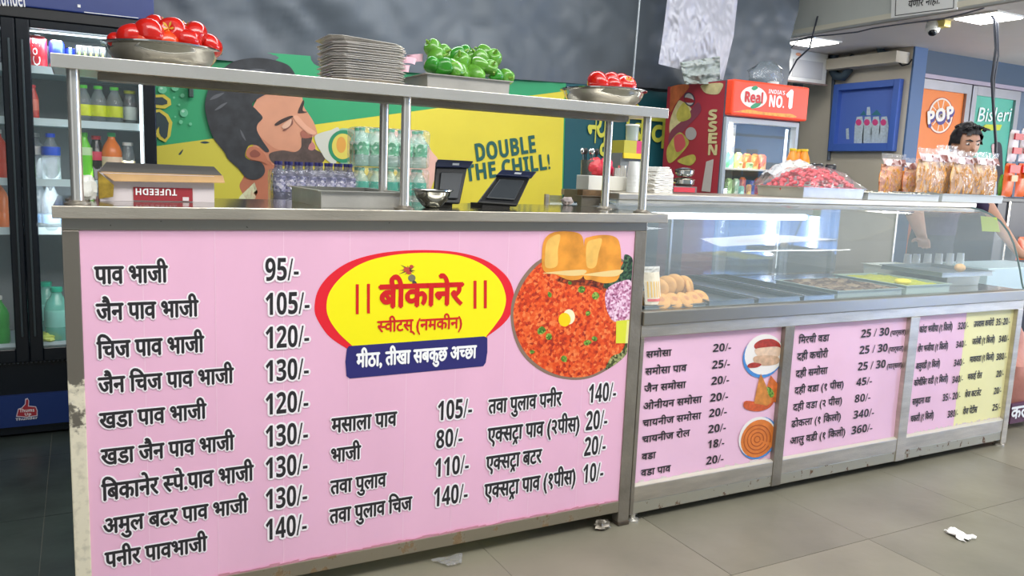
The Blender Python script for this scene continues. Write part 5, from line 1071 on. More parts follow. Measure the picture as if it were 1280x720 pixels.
# snack bags
stick = cells('snack_sticks', [(130, 80, 30), (196, 134, 56), (224, 168, 84), (244, 208, 136)], 46, .5, .8, stretch=(1, 1, .3)); stickO = cells('snack_orange', [(176, 84, 30), (232, 140, 60), (246, 184, 96)], 50, .5, .7)
hdr = cells('bag_header', [(86, 44, 40), (140, 80, 70), (226, 206, 206), (240, 236, 236)], 40, .5, 0)
def bag(px, y, z, w_, h_, label, m, tilt=0, hm=hdr):
    x = fx(px, y, z+h_/2); t = thing('snack_bag', label, 'snack bag', (x, y, z), 'clear bags of fried snacks on the case top')
    def f(u, v, d=1, g=0):
        a = (u-.5)*2; c = v; th = .030*(1-abs(a)**3)*(math.sin(PI*min(1, c*.86+.08)))**.5
        return Vector((x+a*w_/2*(1-.05*math.sin(c*9)), y+d*(th+g)+.004*noise.noise((u*6, v*8, px)), z+c*h_*.80+.003*noise.noise((u*8, v*3, px+2))))
    b = B(); b.grid(lambda u, v: f(u, v, -1), 16, 14); b.grid(lambda u, v: f(u, v, 1), 16, 14); o = fin(b, 'fill', m, t, smooth=True)
    b = B()
    for k in range(int(w_/.0022)):   # the single sticks that show against the front film
        u = R.uniform(.06, .94); v = R.uniform(.05, .75); p = f(u, v, -1); L_ = R.uniform(.02, .04); a = R.uniform(-.6, .6)
        b.tube([p+Vector((-math.sin(a)*L_/2, 0, -.5*math.cos(a)*L_)), p+Vector((math.sin(a)*L_/2, -.003, .5*math.cos(a)*L_))], .0026, 5)
    o = fin(b, 'fried_sticks', mat('stick_gold', (216, 156, 76), .5, var=.2, vscale=40), t); o['kind'] = 'stuff'
    b = B().grid(lambda u, v: (x+(u-.5)*w_, y-.006-.014*(1-v)+.004*noise.noise((u*8, v*5, px)), z+h_*.76+v*h_*.18), 12, 5); q = fin(b, 'header_label', hm, t, smooth=True)
    b = B().grid(lambda u, v: (x+(u-.5)*w_*(1+.1*v), y-.004+.010*noise.noise((u*11, v*5, px+5)), z+h_*.92+v*h_*.16+.008*noise.noise((u*13, 1, px))), 18, 5); fin(b, 'gathered_film', film, t, smooth=True)
    b = B().grid(lambda u, v: f(u, v, -1, .004), 14, 12); fin(b, 'front_film', film, t, smooth=True)
    return t
bz = KZ+.038
bag(1114, .58, KZ+.02, .16, .175, 'orange filled snack bag at the left end of the row of bags', stickO)
bag(1140, .54, KZ+.02, .13, .160, 'narrow orange snack bag leaning behind the crumb tray', stickO)
bag(1163, .45, bz, .20, .185, 'large golden snack bag third from the left in the row', stick)
bag(1186, .50, bz, .17, .190, 'golden snack bag standing in front of the man', stick)
bag(1204, .42, bz, .18, .180, 'golden snack bag with pasta sticks, right of the row centre', stick)
bag(1230, .40, bz, .17, .182, 'golden snack bag at the right end of the row', stick)
bag(1180, .62, bz, .15, .215, 'tall snack bag at the back of the row with a white gathered top', stick, hm=mat('bag_header_pale', (226, 208, 200), .5, var=.1, vscale=40))
# ============================================================ INSIDE THE CASE
DZ = .6865
wellM = mat('tray_dark_steel', (126, 134, 134), .28, .8, var=.1, vscale=8)
n_ = 0
for i, (pa, pb) in enumerate(((885, 946), (947, 1003), (1004, 1046))):
    xa_ = fx(pa, .03, DZ); xb_ = fx(pb, .03, DZ)
    t = thing('empty_sweets_tray', ('empty steel tray inside the case, nearest the biscuits', 'middle empty steel tray inside the case', 'empty steel tray inside the case left of the brown sweets')[i], 'tray', ((xa_+xb_)/2, .3, DZ), 'empty steel trays inside the case')
    fin(B().tray(xa_+.002, xb_-.004, .028, .60, DZ, DZ+.018, rim=.007), 'body', wellM, t)
    fin(B().box(xa_+.002, xa_+.008, .028, .60, DZ+.018, DZ+.021), 'bright_rim', steel2, t)
bis = mat('biscuit', (214, 160, 84), .6, bump=.35, bscale=50, var=.14, vscale=30); xl_ = fx(806, .05, DZ); bt = thing('biscuit_tray', 'steel tray under the heap of round biscuits at the left end of the case', 'tray', (xl_+.1, .2, DZ))
fin(B().tray(1.955, fx(884, .03, DZ), .028, .60, DZ, DZ+.012, rim=.007), 'body', wellM, bt)
bi = thing('biscuit', '', 'biscuit', (0, 0, 0), 'round golden biscuits heaped in the case')
fin(B().ball((0, 0, 0), .040, .040, .012, 22, 10), 'crumb', bis, bi, smooth=True, angle=180)
fin(B().lathe([(.001, .0126), (.010, .0120), (.013, .0112)], n=14), 'browned_top', mat('biscuit_brown', (196, 130, 70), .6, bump=.3, bscale=60), bi, smooth=True)
bs = [(812, 378, .07, 1.2, 'biscuit leaning at the left under the lettered packet'), (822, 362, .10, 1.35, 'biscuit standing tall at the left of the heap'), (832, 358, .12, 1.3, 'biscuit standing second in the tall row'), (842, 356, .12, 1.25, 'biscuit standing third in the tall row'), (853, 358, .11, 1.15, 'biscuit standing fourth in the tall row'), (862, 361, .10, 1.05, 'biscuit leaning at the right of the tall row'), (826, 381, .05, .4, 'biscuit lying low at the front left'), (842, 378, .05, .6, 'biscuit lying low at the front centre'), (856, 377, .05, .7, 'biscuit lying low at the front right'), (867, 374, .06, .8, 'small biscuit leaning at the right foot of the heap'), (874, 376, .08, .5, 'biscuit at the far right edge of the heap'), (850, 368, .16, 1.1, 'biscuit behind the tall row on the right'), (835, 370, .16, 1.2, 'biscuit behind the tall row on the left')]
for k, (px, py, y, tl_, lab) in enumerate(bs):
    o = bi if k == 0 else dup(bi, (0, 0, 0)); p = at(px, py, 1, y); p.z = max(p.z, DZ+.022); o.location = p; nn = Vector((-.78+R.uniform(-.12, .1)+(1.3 if px > 858 else 0), -.62, .30+R.uniform(-.1, .1)) if k not in (6, 7, 8, 9, 10) else (-.1+R.uniform(-.2, .3), -.62, .75)); o.rotation_euler = nn.to_track_quat('Z', 'Y').to_euler(); o['label'] = lab
    s = .82 if k > 5 else .92; o.scale = (s, s, s)
xa_, xb_ = fx(806, .05, .72), fx(826, .05, .72)
pk = thing('rusk_packet', 'small transparent packet with yellow bars and a red band leaning on the biscuits', 'packet', ((xa_+xb_)/2, .055, DZ+.012))
def pkf(u, v): return (xa_+u*(xb_-xa_), .046+.02*v-.010*math.sin(PI*u), DZ+.014+v*.10)
fin(B().grid(pkf, 10, 12), 'pouch', mat('packet_cream', (238, 224, 196), .35, bump=.4, bscale=50), pk, smooth=True)
for k in range(5): fin(B().grid(lambda u, v: (lambda q: (q[0], q[1]-.0015, q[2]))(pkf(.12+k*.17+u*.07, .22+v*.5)), 2, 6), 'yellow_bar', mat('packet_yellow', (240, 190, 40), .4), pk)
fin(B().grid(lambda u, v: (lambda q: (q[0], q[1]-.0018, q[2]))(pkf(.1+u*.8, .10+v*.08)), 6, 2), 'red_band', mat('packet_red', (222, 60, 60), .4), pk)
fin(B().grid(lambda u, v: (xa_+u*(xb_-xa_), .066+.004*noise.noise((u*9, v*4, 1)), DZ+.112+v*.02), 8, 3), 'seal', mat('packet_seal', (226, 224, 216), .4), pk)
def inbox(pa, pb, y0, y1, z0, h, name, label, m, rim=.008, fill=None, fillh=.5):
    xa_, xb_ = fx(pa, y0, z0), fx(pb, y0, z0); t = thing(name, label, 'tray', ((xa_+xb_)/2, (y0+y1)/2, z0)); fin(B().tray(xa_, xb_, y0, y1, z0, z0+h, rim=rim, t=.004), 'body', m, t)
    if fill: o = fin(B().grid(lambda u, v: (xa_+h*.3+.005+u*(xb_-xa_-.6*h-.01), y0+h*.3+.005+v*(y1-y0-.6*h-.01), z0+h*fillh+.006+.012*noise.noise((u*9, v*9, 3))), 30, 24), 'filling', fill, t, smooth=True); o['kind'] = 'stuff'
    return t, xa_, xb_
inbox(1047, 1130, .045, .36, DZ, .026, 'brown_sweets_tray', 'grey tray of dark brown sweets inside the case', mat('tray_greygreen', (150, 166, 160), .4), fill=cells('brown_sweet', [(70, 52, 40), (118, 96, 74), (168, 150, 120)], 40, .6, .8), fillh=.7)
t, a1, b1 = inbox(1133, 1190, .045, .40, DZ, .034, 'yellow_sweets_tray', 'pale tray of yellow green sweets inside the case', mat('tray_palegreen', (172, 192, 182), .4), fill=mat('sweet_yellowgreen', (190, 196, 60), .5, bump=.4, bscale=40, var=.2, vscale=14), fillh=.6)
fin(B().ball((a1+.10, .14, DZ+.036), .035, .03, .012, 14, 8), 'yellow_block', mat('sweet_yellow', (244, 226, 60), .5), t, smooth=True)
t, a2, b2 = inbox(1184, 1228, .16, .60, DZ, .050, 'foam_tray', 'white foam box under the glass tray inside the case', mat('foam_white', (232, 238, 228), .6))
t, a3, b3 = inbox(1178, 1243, .10, .40, DZ+.0505, .020, 'clear_tray', 'grey metal tray set across the foam box with one round sweet', mat('tray_metal_grey', (142, 152, 154), .35, .4))
o = fin(B().ball((fx(1203, .16, DZ+.09), .17, DZ+.079), .024, .022, .018, 16, 10), 'round_sweet', mat('laddu', (236, 190, 130), .6, bump=.3, bscale=70), smooth=True); tag(rebase(o), 'single round pale orange sweet in the grey metal tray', 'sweet')
cupm = thin('cup_clear', (220, 226, 226), .45, .1)
first_ = None
for k, px in enumerate((1134, 1145, 1159, 1173, 1187, 1200)):
    y_ = .626; z_ = DZ
    if first_ is None:
        first_ = thing('plastic_cup', '', 'cup', (0, 0, 0), 'clear plastic cups lined up inside the case'); fin(B().lathe([(.022, 0), (.017, .085), (.001, .086)], n=16), 'cup', cupm, first_, smooth=True, angle=50); fin(B().lathe([(.0225, 0), (.024, .003), (.0225, .005)], n=16), 'rim', white, first_, smooth=True); o = first_
    else: o = dup(first_, (0, 0, 0))
    o.location = (fx(px, y_, z_+.04), y_, z_+(0 if z_ == DZ else 0)); o['label'] = 'upturned clear cup, %s from the left in the row at the back of the case' % ('first', 'second', 'third', 'fourth', 'fifth', 'sixth')[k]
# price card on the end glass
o = fin(B().poly([at(x, y, 0, 3.942) for x, y in ((1226, 270), (1246, 272), (1250, 290), (1228, 289))], (-.002, 0, 0)), 'price_card', mat('card_lime', (190, 214, 90), .5)); tag(rebase(o), 'lime green card stuck inside the right end glass', 'card')

# ============================================================ BEHIND RIGHT: stand, packets, doors, wall
sd = thing('side_stand', 'dark cabinet right of the display case carrying orange snack packets', 'cabinet', (5.85, 1.35, 0))
sx0, sx1 = fx(1247, 1.15, 1.0), 7.0; sz = at(1262, 248, 1, 1.15)[2]
fin(B().box(sx0, sx1, 1.15, 1.55, .05, sz-.02), 'body', mat('stand_dark', (36, 42, 58), .4), sd, bevel=.004); fin(B().box(sx0-.03, sx1, 1.13, 1.57, sz-.02, sz), 'top', mat('stand_top', (60, 64, 70), .4), sd)
fin(B().box(fx(1257, 1.15, .9), fx(1259, 1.15, .9), 1.14, 1.15, .1, sz-.02), 'chrome_strip', steel2, sd)
def pouch(px, py0, py1, w_, c, lab, y, cat='packet', name='chips_packet'):
    zb, zt3 = at(px, py1, 1, y)[2], at(px, py0, 1, y)[2]; x = fx(px, y, zb); t = thing(name, lab, cat, (x, y, zb), 'packets on the dark cabinet')
    b = B()
    for d in (-1, 1): b.grid(lambda u, v: (x+(u-.5)*w_, y+d*.02*(1-abs(2*u-1)**3)*math.sin(PI*v)**.6, zb+v*(zt3-zb)), 8, 10)
    fin(b, 'pouch', mat('pk'+lab[:12].replace(' ', '_'), c, .35, bump=.3, bscale=30, var=.08, vscale=20), t, smooth=True); return t, x, zb, zt3
for i, (px, a, b_, c, lab) in enumerate(((1258, 204, 246, (244, 110, 44), 'orange snack packet at the left of the dark cabinet'), (1274, 204, 246, (246, 120, 40), 'orange snack packet with a yellow patch, right of the first'))):
    t, x, zb, zt3 = pouch(px, a, b_, .115, c, lab, 1.2)
    fin(B().box(x-.055, x+.055, 1.165, 1.175, zt3-.06, zt3-.01), 'red_top', mat('packet_top_red', (226, 50, 50), .4), t)
    fin(B().box(x-.03, x+.035, 1.162, 1.17, zb+.10+.02*i, zb+.14+.02*i), 'yellow_patch' if i else 'pale_patch', mat('packet_patch_y', (244, 220, 40), .4) if i else mat('packet_patch_o', (250, 170, 120), .4), t)
b, _, _, _ = pouch(1250, 218, 246, .05, (120, 190, 80), 'green packet edge left of the orange packets', 1.25)
for i, (px, y0_, lab) in enumerate(((1264, 162, 'white and red printed packet hanging above the orange ones, left'), (1278, 160, 'white and red printed packet hanging above the orange ones, right'))):
    t, x, zb, zt3 = pouch(px, y0_, 202, .10, (226, 218, 216), lab, 1.24)
    for k in range(2): fin(B().box(x-.045, x+.045, 1.205, 1.215, zb+.05+k*.09, zb+.09+k*.09), 'red_stripe', mat('packet_stripe', (190, 50, 60), .4), t)
t, x, zb, zt3 = pouch(1276, 296, 325, .12, (226, 106, 50), 'orange packet on the lower right shelf of the dark cabinet', 1.10)
ts = thing('rice_sack', 'reddish printed sack standing on the floor beyond the case end', 'sack', (4.55, .35, 0))
q0 = fx(1262, .16, .3); fin(B().ball((q0+.16, .27, .235), .17, .13, .25, 20, 14, lambda v: Vector((v.x*(1.12 if v.z < .1 else .75), v.y*(1.1 if v.z < .1 else .7), v.z if v.z > -.2 else -.2-.2*(v.z+.2)*0))*(1+.16*noise.noise(v*9)+.05*noise.noise(v*24))), 'sack', mat('sack_red', (196, 132, 116), .6, bump=.3, bscale=30, var=.1, vscale=10), ts, smooth=True)
zz1 = at(1270, 528, 1, .13)[2]; zz2 = at(1270, 504, 1, .13)[2]
fin(B().box(q0+.0, q0+.3, .125, .14, max(zz1, .01), zz2), 'maroon_band', mat('sack_band', (92, 48, 76), .5), ts); b = B(); letter(b, None, 'कला', 1263, 524, 1290, 510, 1, .122, wt=.03); fin(b, 'band_lettering', whiteink, ts)
# pale blue work table where the man rests his hand
wt2 = thing('work_table', 'pale blue topped table behind the right end of the case', 'table', (4.75, .55, 0))
hx, hz = at(1256, 326, 1, .55)[0], at(1256, 330, 1, .55)[2]
fin(B().box(hx-.35, hx+.25, .42, .70, hz-.13, hz), 'table_top', mat('table_pale_blue', (186, 214, 222), .4), wt2, bevel=.003)
for x in (hx-.32, hx+.22):
    for y in (.45, .67): fin(B().box(x-.015, x+.015, y-.015, y+.015, 0, hz-.13), 'leg', steelD, wt2)
# doors
DY = 2.03
blueJ = mat('jamb_blue', (74, 106, 150), .5); alu = mat('door_aluminium', (176, 176, 182), .35, .6, var=.1, vscale=5)
def rectpx(px0, py0, px1, py1, y): a = at(px0, py0, 1, y); c = at(px1, py1, 1, y); return a, c
zt4 = at(1150, 91, 1, DY)[2]
struct(fin(B().box(5.752, at(1150, 92, 1, DY)[0], 1.985, 2.14, 0, 2.10), 'trim_6', blueJ)); struct(fin(B().box(at(1150, 92, 1, DY)[0], 8.2, DY, 2.14, zt4, 2.10), 'trim_7', mat('lintel_blue', (62, 82, 104), .5)))
struct(fin(B().box(at(1150, 92, 1, DY)[0], 8.2, DY-.01, DY+.02, zt4-.03, zt4), 'trim_8', mat('lintel_alu', (170, 160, 176), .4, .4)))
def dleaf(nm, pa, pb, postm, poster):
    xa_, xb_ = at(pa, 120, 1, DY)[0], at(pb, 120, 1, DY)[0]; d = struct(fin(B().box(xa_, xa_+.055, DY, DY+.05, 0, zt4-.035), nm, alu, bevel=.003))
    fin(B().box(xb_-.055, xb_, DY, DY+.05, 0, zt4-.035), 'stile', alu, d); fin(B().box(xa_+.055, xb_-.055, DY, DY+.05, zt4-.105, zt4-.035), 'top_rail', alu, d); fin(B().box(xa_+.055, xb_-.055, DY, DY+.05, 0, .12), 'bottom_rail', alu, d)
    pn = fin(B().box(xa_+.055, xb_-.055, DY+.02, DY+.03, .12, zt4-.105), 'poster_panel', postm, d); return d, pn, xa_+.055, xb_-.055
orP = mat('poster_orange', (244, 134, 60), .45, var=.06, vscale=3); teP = mat('poster_teal', (92, 184, 160), .45, var=.06, vscale=3)
d1, pn1, a1, b1 = dleaf('door_1', 1147.5, 1214, orP, 0); d2, pn2, a2, b2 = dleaf('door_2', 1216, 1276, teP, 0)
def dp(name, pts, m, par, lift, sm=True): return printed(name, pts, m, par, pv=DY+.019, lift=lift*.001, sm=sm)
dp('slice_ring', ell(1175.5, 144.5, 16, 23, rot=.15), mat('slice_red', (190, 80, 60), .5), pn1, 1); dp('slice_ring', ell(1175.5, 144.5, 15, 22, rot=.15), mat('slice_white', (248, 232, 214), .5), pn1, 2); dp('slice_ring', ell(1175.5, 144.5, 13, 20, rot=.15), mat('slice_orange', (244, 140, 60), .5), pn1, 3)
sl = []
for k in range(10):
    a = k*PI/5; c, s = math.cos(a), math.sin(a); sl.append([(1175.5-.5*s, 144.5+.5*c), (1175.5+13*c-.5*s, 144.5+20*s+.5*c), (1175.5+13*c+.5*s, 144.5+20*s-.5*c), (1175.5+.5*s, 144.5-.5*c)])
dp('slice_spoke', sl, mat('slice_white', (248, 232, 214), .5), pn1, 4, False)
b = B(); letter(b, None, bold('POP'), 1161, 159, 1193, 143, 1, DY+.013, wt=.05, ref=.70, yr=150); fin(b, 'poster_lettering_shadow', mat('pop_violet', (76, 66, 140), .5), pn1)
b = B(); letter(b, None, bold('POP'), 1160, 155, 1192, 140, 1, DY+.011, wt=.03, ref=.70, yr=147); fin(b, 'poster_lettering', mat('pop_cream', (244, 238, 226), .5), pn1)
b = B(); letter(b, None, bold('orange drink'), 1158, 172.5, 1180, 170.5, 1, DY+.013, wt=0, ref=.7) if False else None
b = B(); letter(b, None, 'Bisleri', 1221.5, 152, 1262, 134, 1, DY+.013, wt=.004, ref=.70, yr=151.5, shear=.18); fin(b, 'poster_lettering', mat('bis_white', (240, 248, 246), .5), pn2)
dp('poster_tag', [(1227, 159), (1232, 155.5), (1252, 156), (1249, 163), (1226, 163)], mat('tag_yellow', (206, 214, 60), .5), pn2, 4, False)
dp('figure_print', [(1241, 182), (1244, 178), (1249, 178), (1252, 184), (1253, 205), (1253, 240), (1240, 240), (1243, 220), (1246, 200)], mat('figure_hair_print', (52, 50, 60), .5), pn2, 3); dp('figure_print', [(1239, 182), (1242, 180), (1243.5, 186), (1243, 196), (1240, 192)], mat('figure_face_print', (214, 180, 180), .5), pn2, 4); dp('figure_print', [(1236, 215), (1243, 205), (1245, 222), (1244, 245), (1234, 245)], mat('figure_dress_print', (206, 206, 208), .5), pn2, 4)
# blue framed notice on the beige wall
nb = thing('bottle_display_frame', 'blue framed shallow display of water bottles on the beige wall', 'frame', (5.74, 2.36, 1.36))
ya, yb_ = at(1040, 188, 0, 5.75)[1], at(1121, 188, 0, 5.75)[1]; z0_, z1_ = 1.355, 1.875
fb = mat('frame_blue', (74, 110, 196), .45)
for nm, c in (('frame_side', (ya-.05, ya, z0_, z1_)), ('frame_side', (yb_, yb_+.05, z0_, z1_)), ('frame_top', (yb_+.05, ya-.05, z1_-.05, z1_)), ('frame_bottom', (yb_+.05, ya-.05, z0_, z0_+.06))): fin(B().box(5.70, 5.749, c[0], c[1], c[2], c[3]), nm, fb, nb, bevel=.003)
bk = fin(B().box(5.742, 5.749, yb_+.05, ya-.05, z0_+.06, z1_-.05), 'back_panel', mat('frame_back_blue', (88, 118, 200), .5), nb)
BXP = 5.741
def fp(name, pts, m, lift, sm=False): return printed(name, pts, m, bk, ax=0, pv=BXP, lift=lift*.001, sm=sm)
bw = mat('print_bottle_white', (196, 212, 222), .4, var=.15, vscale=60); bpk = mat('print_pink', (222, 80, 140), .4)
fp('bottle_print', [[(1071+k*10.3, 146), (1078+k*10.3, 145.5), (1080+k*10.3, 158), (1079+k*10, 179), (1067.5+k*10, 179), (1068.5+k*10.3, 158)] for k in range(4)], bw, 1)
fp('bottle_print', [ell(1073.5+k*10.3, 153, 3.6, 4) for k in range(4)], bpk, 2); fp('bottle_print', [[(1083, 144), (1084, 134), (1087.5, 133.5), (1088.5, 144)], [(1057.5, 161), (1061, 160), (1061.5, 174), (1058, 174)]], bw, 1)
fp('bottle_print', [[(1075, 144), (1080, 138), (1083, 144)], [(1089, 144), (1096, 137), (1102, 144)]], mat('print_green', (60, 124, 140), .5), 1)
b = B(); b.tube([at(x, y, 0, 5.74) for x, y in ((1042, 98), (1040, 140), (1036, 200))], .014, 8); tag(rebase(fin(b, 'wall_pipe', mat('pipe_dark', (86, 96, 110), .5), smooth=True)), 'dark vertical pipe on the beige wall left of the blue frame', 'pipe')
b = B(); b.tube([at(x, y, 0, 5.70) for x, y in ((1049, 55), (1042, 72), (1040, 86), (1045, 95), (1054, 96), (1061, 88), (1062, 76), (1067, 72))], .034, 10); tag(rebase(fin(b, 'looped_hose', mat('hose_dark', (66, 82, 94), .5), smooth=True)), 'thick dark hose looped beside the electrical box', 'hose')
b = B(); b.tube([at(x, y, 0, 5.70) for x, y in ((1064, 78), (1090, 74), (1130, 70))], .020, 10); b.tube([at(x, y, 0, 5.68) for x, y in ((1098, 55), (1102, 66), (1112, 69))], .026, 8); tag(rebase(fin(b, 'duct_pipe', mat('duct_dark', (72, 92, 100), .5), smooth=True)), 'dark duct pipe running along the wall under the soffit', 'pipe')
b = B(); b.tube([at(x, y, 0, 5.66) for x, y in ((1120, 66), (1121, 76), (1128, 82), (1136, 80), (1140, 74))], .006, 6); tag(rebase(fin(b, 'loose_wire', black, smooth=True)), 'thin loose wire loop above the blue door jamb', 'wire')
# electrical box
ey = 2.64; ex0, ex1 = fx(985, ey, 2.0), fx(1034, ey, 2.0); ez0, ez1 = at(1010, 103, 1, ey)[2], 2.10
eb = thing('electrical_box', 'white electrical box hanging below the soffit beam', 'box', ((ex0+ex1)/2, ey+.05, ez0)); fin(B().box(ex0, ex1, ey, ey+.12, ez0, ez1-.001), 'case', white, eb, bevel=.005)
fin(B().box(ex0+.05, ex1-.05, ey-.004, ey+.001, ez0+.03, ez1-.07), 'cover', mat('cover_grey', (206, 206, 206), .5), eb, bevel=.002); fin(B().box(ex0+.0, ex1+.01, ey-.012, ey+.02, ez0-.012, ez0), 'lower_lip', mat('lip_brown', (150, 128, 120), .5), eb); fin(B().ball((ex0+.10, ey-.003, ez1-.035), .03, .004, .012, 10, 6), 'orange_mark', mat('mark_orange', (236, 170, 130), .5), eb)
# soffit lights
lampM = mat('panel_light', (255, 252, 244), .4, emit=7.0)
for (x, y, lab) in ((5.08, 2.32, 'square ceiling light at the far end of the soffit'), (5.13, 1.07, 'square ceiling light at the near end of the soffit')):
    t = thing('ceiling_light', lab, 'ceiling light', (x, y, 2.085), 'square lights in the soffit'); fin(B().box(x-.14, x+.14, y-.14, y+.14, 2.092, 2.10), 'frame', white, t); fin(B().box(x-.125, x+.125, y-.125, y+.125, 2.086, 2.092), 'diffuser', lampM, t)
# cctv
cx_, cy_ = at(1172, 26, 2, 2.10)[0], at(1172, 26, 2, 2.10)[1]; cc = thing('security_camera', 'white security camera with a yellow bracket under the soffit edge', 'camera', (cx_, cy_, 2.05))
fin(B().box(cx_-.01, cx_+.05, cy_-.055, cy_+.0, 2.06, 2.099), 'bracket', mat('bracket_yellow', (236, 218, 130), .5), cc, bevel=.003)
dm = at(1166, 36, 0, cx_); fin(B().lathe([(.001, .05), (.03, .045), (.042, .02), (.042, 0), (.036, -.02), (.02, -.03)], dm, 20), 'housing', white, cc, smooth=True); fin(B().ball(dm+Vector((-.012, -.01, -.022)), .026, .026, .024, 16, 10), 'lens_dome', blackg, cc, smooth=True); fin(B().box(dm.x-.01, dm.x+.02, dm.y-.02, dm.y+.02, dm.z+.03, 2.099), 'neck', white, cc)
# notice on the beam
ns = thing('beam_notice', 'white framed Marathi notice hung on the soffit beam', 'sign', (4.79, 1.2, 2.13)); BX = 4.798
printed('board', [(1115.5, 23), (1117, -18), (1199, -34), (1198, 12)], white, ns, ax=0, pv=BX, lift=.004, sm=False, thick=.010)
nf = [at(x, y, 0, BX-.015) for x, y in ((1119, 19.5), (1120.5, -13), (1193, -28), (1192, 10))]; b = B()
for i in range(4): b.tube([nf[i], nf[(i+1) % 4]], .0022, 6)
fin(b, 'border_line', ink, ns); b = B(); letter(b, None, 'येणार नाही.', 1135, 9.5, 1174.5, 1.5, 0, BX-.015, wt=.012, lift=.001, yr=4.5); fin(b, 'lettering', ink, ns)
# wires
b = B(); b.tube([at(x, y, 0, 4.778) for x, y in ((985, 64), (998, 50), (1010, 46), (1040, 43.5), (1072, 40), (1090, 35.5), (1120, 31), (1150, 27), (1180, 23), (1205, 17), (1230, 10))], .0045, 6); tag(rebase(fin(b, 'beam_cable', mat('cable_grey', (76, 78, 88), .5), smooth=True)), 'thin grey cable running along the lower edge of the soffit beam', 'cable')
b = B(); b.tube([at(x, y, 1, 1.0) for x, y in ((1236, 14), (1243, 24), (1245, 60), (1240, 100), (1242, 140), (1245, 180), (1244, 205), (1237, 235))], .008, 6); b.tube([at(x, y, 1, 1.02) for x, y in ((1238, 14), (1247, 30), (1248, 70), (1243, 100), (1242, 140))], .005, 6); tag(rebase(fin(b, 'hanging_cable', mat('cable_dark', (52, 56, 66), .5), smooth=True)), 'dark twin cable hanging in front of the teal door poster', 'cable')
b = B(); b.tube([at(x, y, 0, 4.785) for x, y in ((1022, 20), (1012, 60), (996, 75), (985, 95), (968, 104))], .006, 6); tag(rebase(fin(b, 'slack_cable', mat('cable_dark', (52, 56, 66), .5), smooth=True)), 'dark slack cable dropping past the electrical box', 'cable')
# yellow bottles right of juice cooler
jz = at(1000, 222, 1, 1.2)[2]
tbx = thing('rear_shelf', 'narrow dark rear shelf right of the juice cooler', 'shelf', (fx(1020, 1.3, 1.0), 1.3, 0)); q0, q1 = fx(980, 1.15, 1.0), fx(1060, 1.15, 1.0); zsf = at(985, 222, 1, 1.15)[2]
fin(B().box(q0, q1, 1.13, 1.33, zsf-.02, zsf), 'board', steelD, tbx); 
for x in (q0+.02, q1-.02): fin(B().box(x-.012, x+.012, 1.2, 1.23, 0, zsf-.02), 'leg', steelD, tbx)
yb0 = bottle_proto('juice_bottle', '', .155, .030, mat('bottle_mango', (244, 150, 30), .3), mat('cap_mango', (248, 214, 60), .35), mat('label_mango', (238, 208, 50), .4, var=.2, vscale=40), (.15, .55), 'mango juice bottles right of the small cooler', neck=.5)
for k, px in enumerate((988, 996, 1003)):
    o = yb0 if k == 0 else dup(yb0, (0, 0, 0)); o.location = (fx(px, 1.19+.04*(k % 2), zsf), 1.19+.04*(k % 2), zsf); o['label'] = 'yellow capped mango juice bottle, %s from the left' % ('first', 'second', 'third')[k]
kb = canproto('coffee_jar', .03, .085, mat('jar_black', (40, 42, 46), .3), '', 'dark jars right of the mango bottles')
for k, px in enumerate((1012, 1021, 1037)):
    o = kb if k == 0 else dup(kb, (0, 0, 0)); o.location = (fx(px, 1.24, zsf), 1.24, zsf); o['label'] = 'dark lidded jar, %s from the mango bottles' % ('first', 'second', 'third')[k]
# ============================================================ FLOOR ODDMENTS
p = at(1198, 670, 2, 0); o = fin(B().grid(lambda u, v: (p.x+(u-.5)*.062*(1-.3*v)+.008*noise.noise((u*3, v*6, 7)), p.y+(v-.5)*.075+.02*noise.noise((u*7, v*2, 4)), .003+.016*max(0, noise.noise((u*4, v*4, 2))+.3)), 12, 12), 'paper_scrap', mat('paper_white', (238, 238, 234), .7)); o.modifiers.new('s', 'SOLIDIFY').thickness = .001; tag(rebase(o), 'small crumpled white paper scrap on the floor in front of the case', 'paper')
p = at(548, 686, 2, 0); o = fin(B().grid(lambda u, v: (p.x+(u-.5)*.10*(1-v*.6), .0+v*-.055+.02, .003+.006*(noise.noise((u*3, v*3, 6))+.5)), 8, 8), 'plastic_scrap', thin('scrap_film', (170, 170, 170), .5, .2)); tag(rebase(o), 'translucent plastic scrap on the floor under the counter edge', 'plastic')
for k in range(2):
    p = at((756, 792)[k], (666, 650)[k], 2, 0); crumple('foil_wad', ('dark crumpled foil wad left of the shared counter foot', 'shiny crumpled foil wad right of the shared counter foot')[k], 'foil', (p.x+.01, p.y+.03, .014), .028, .02, .014, (steelD, chrome)[k], 40+k, .5)
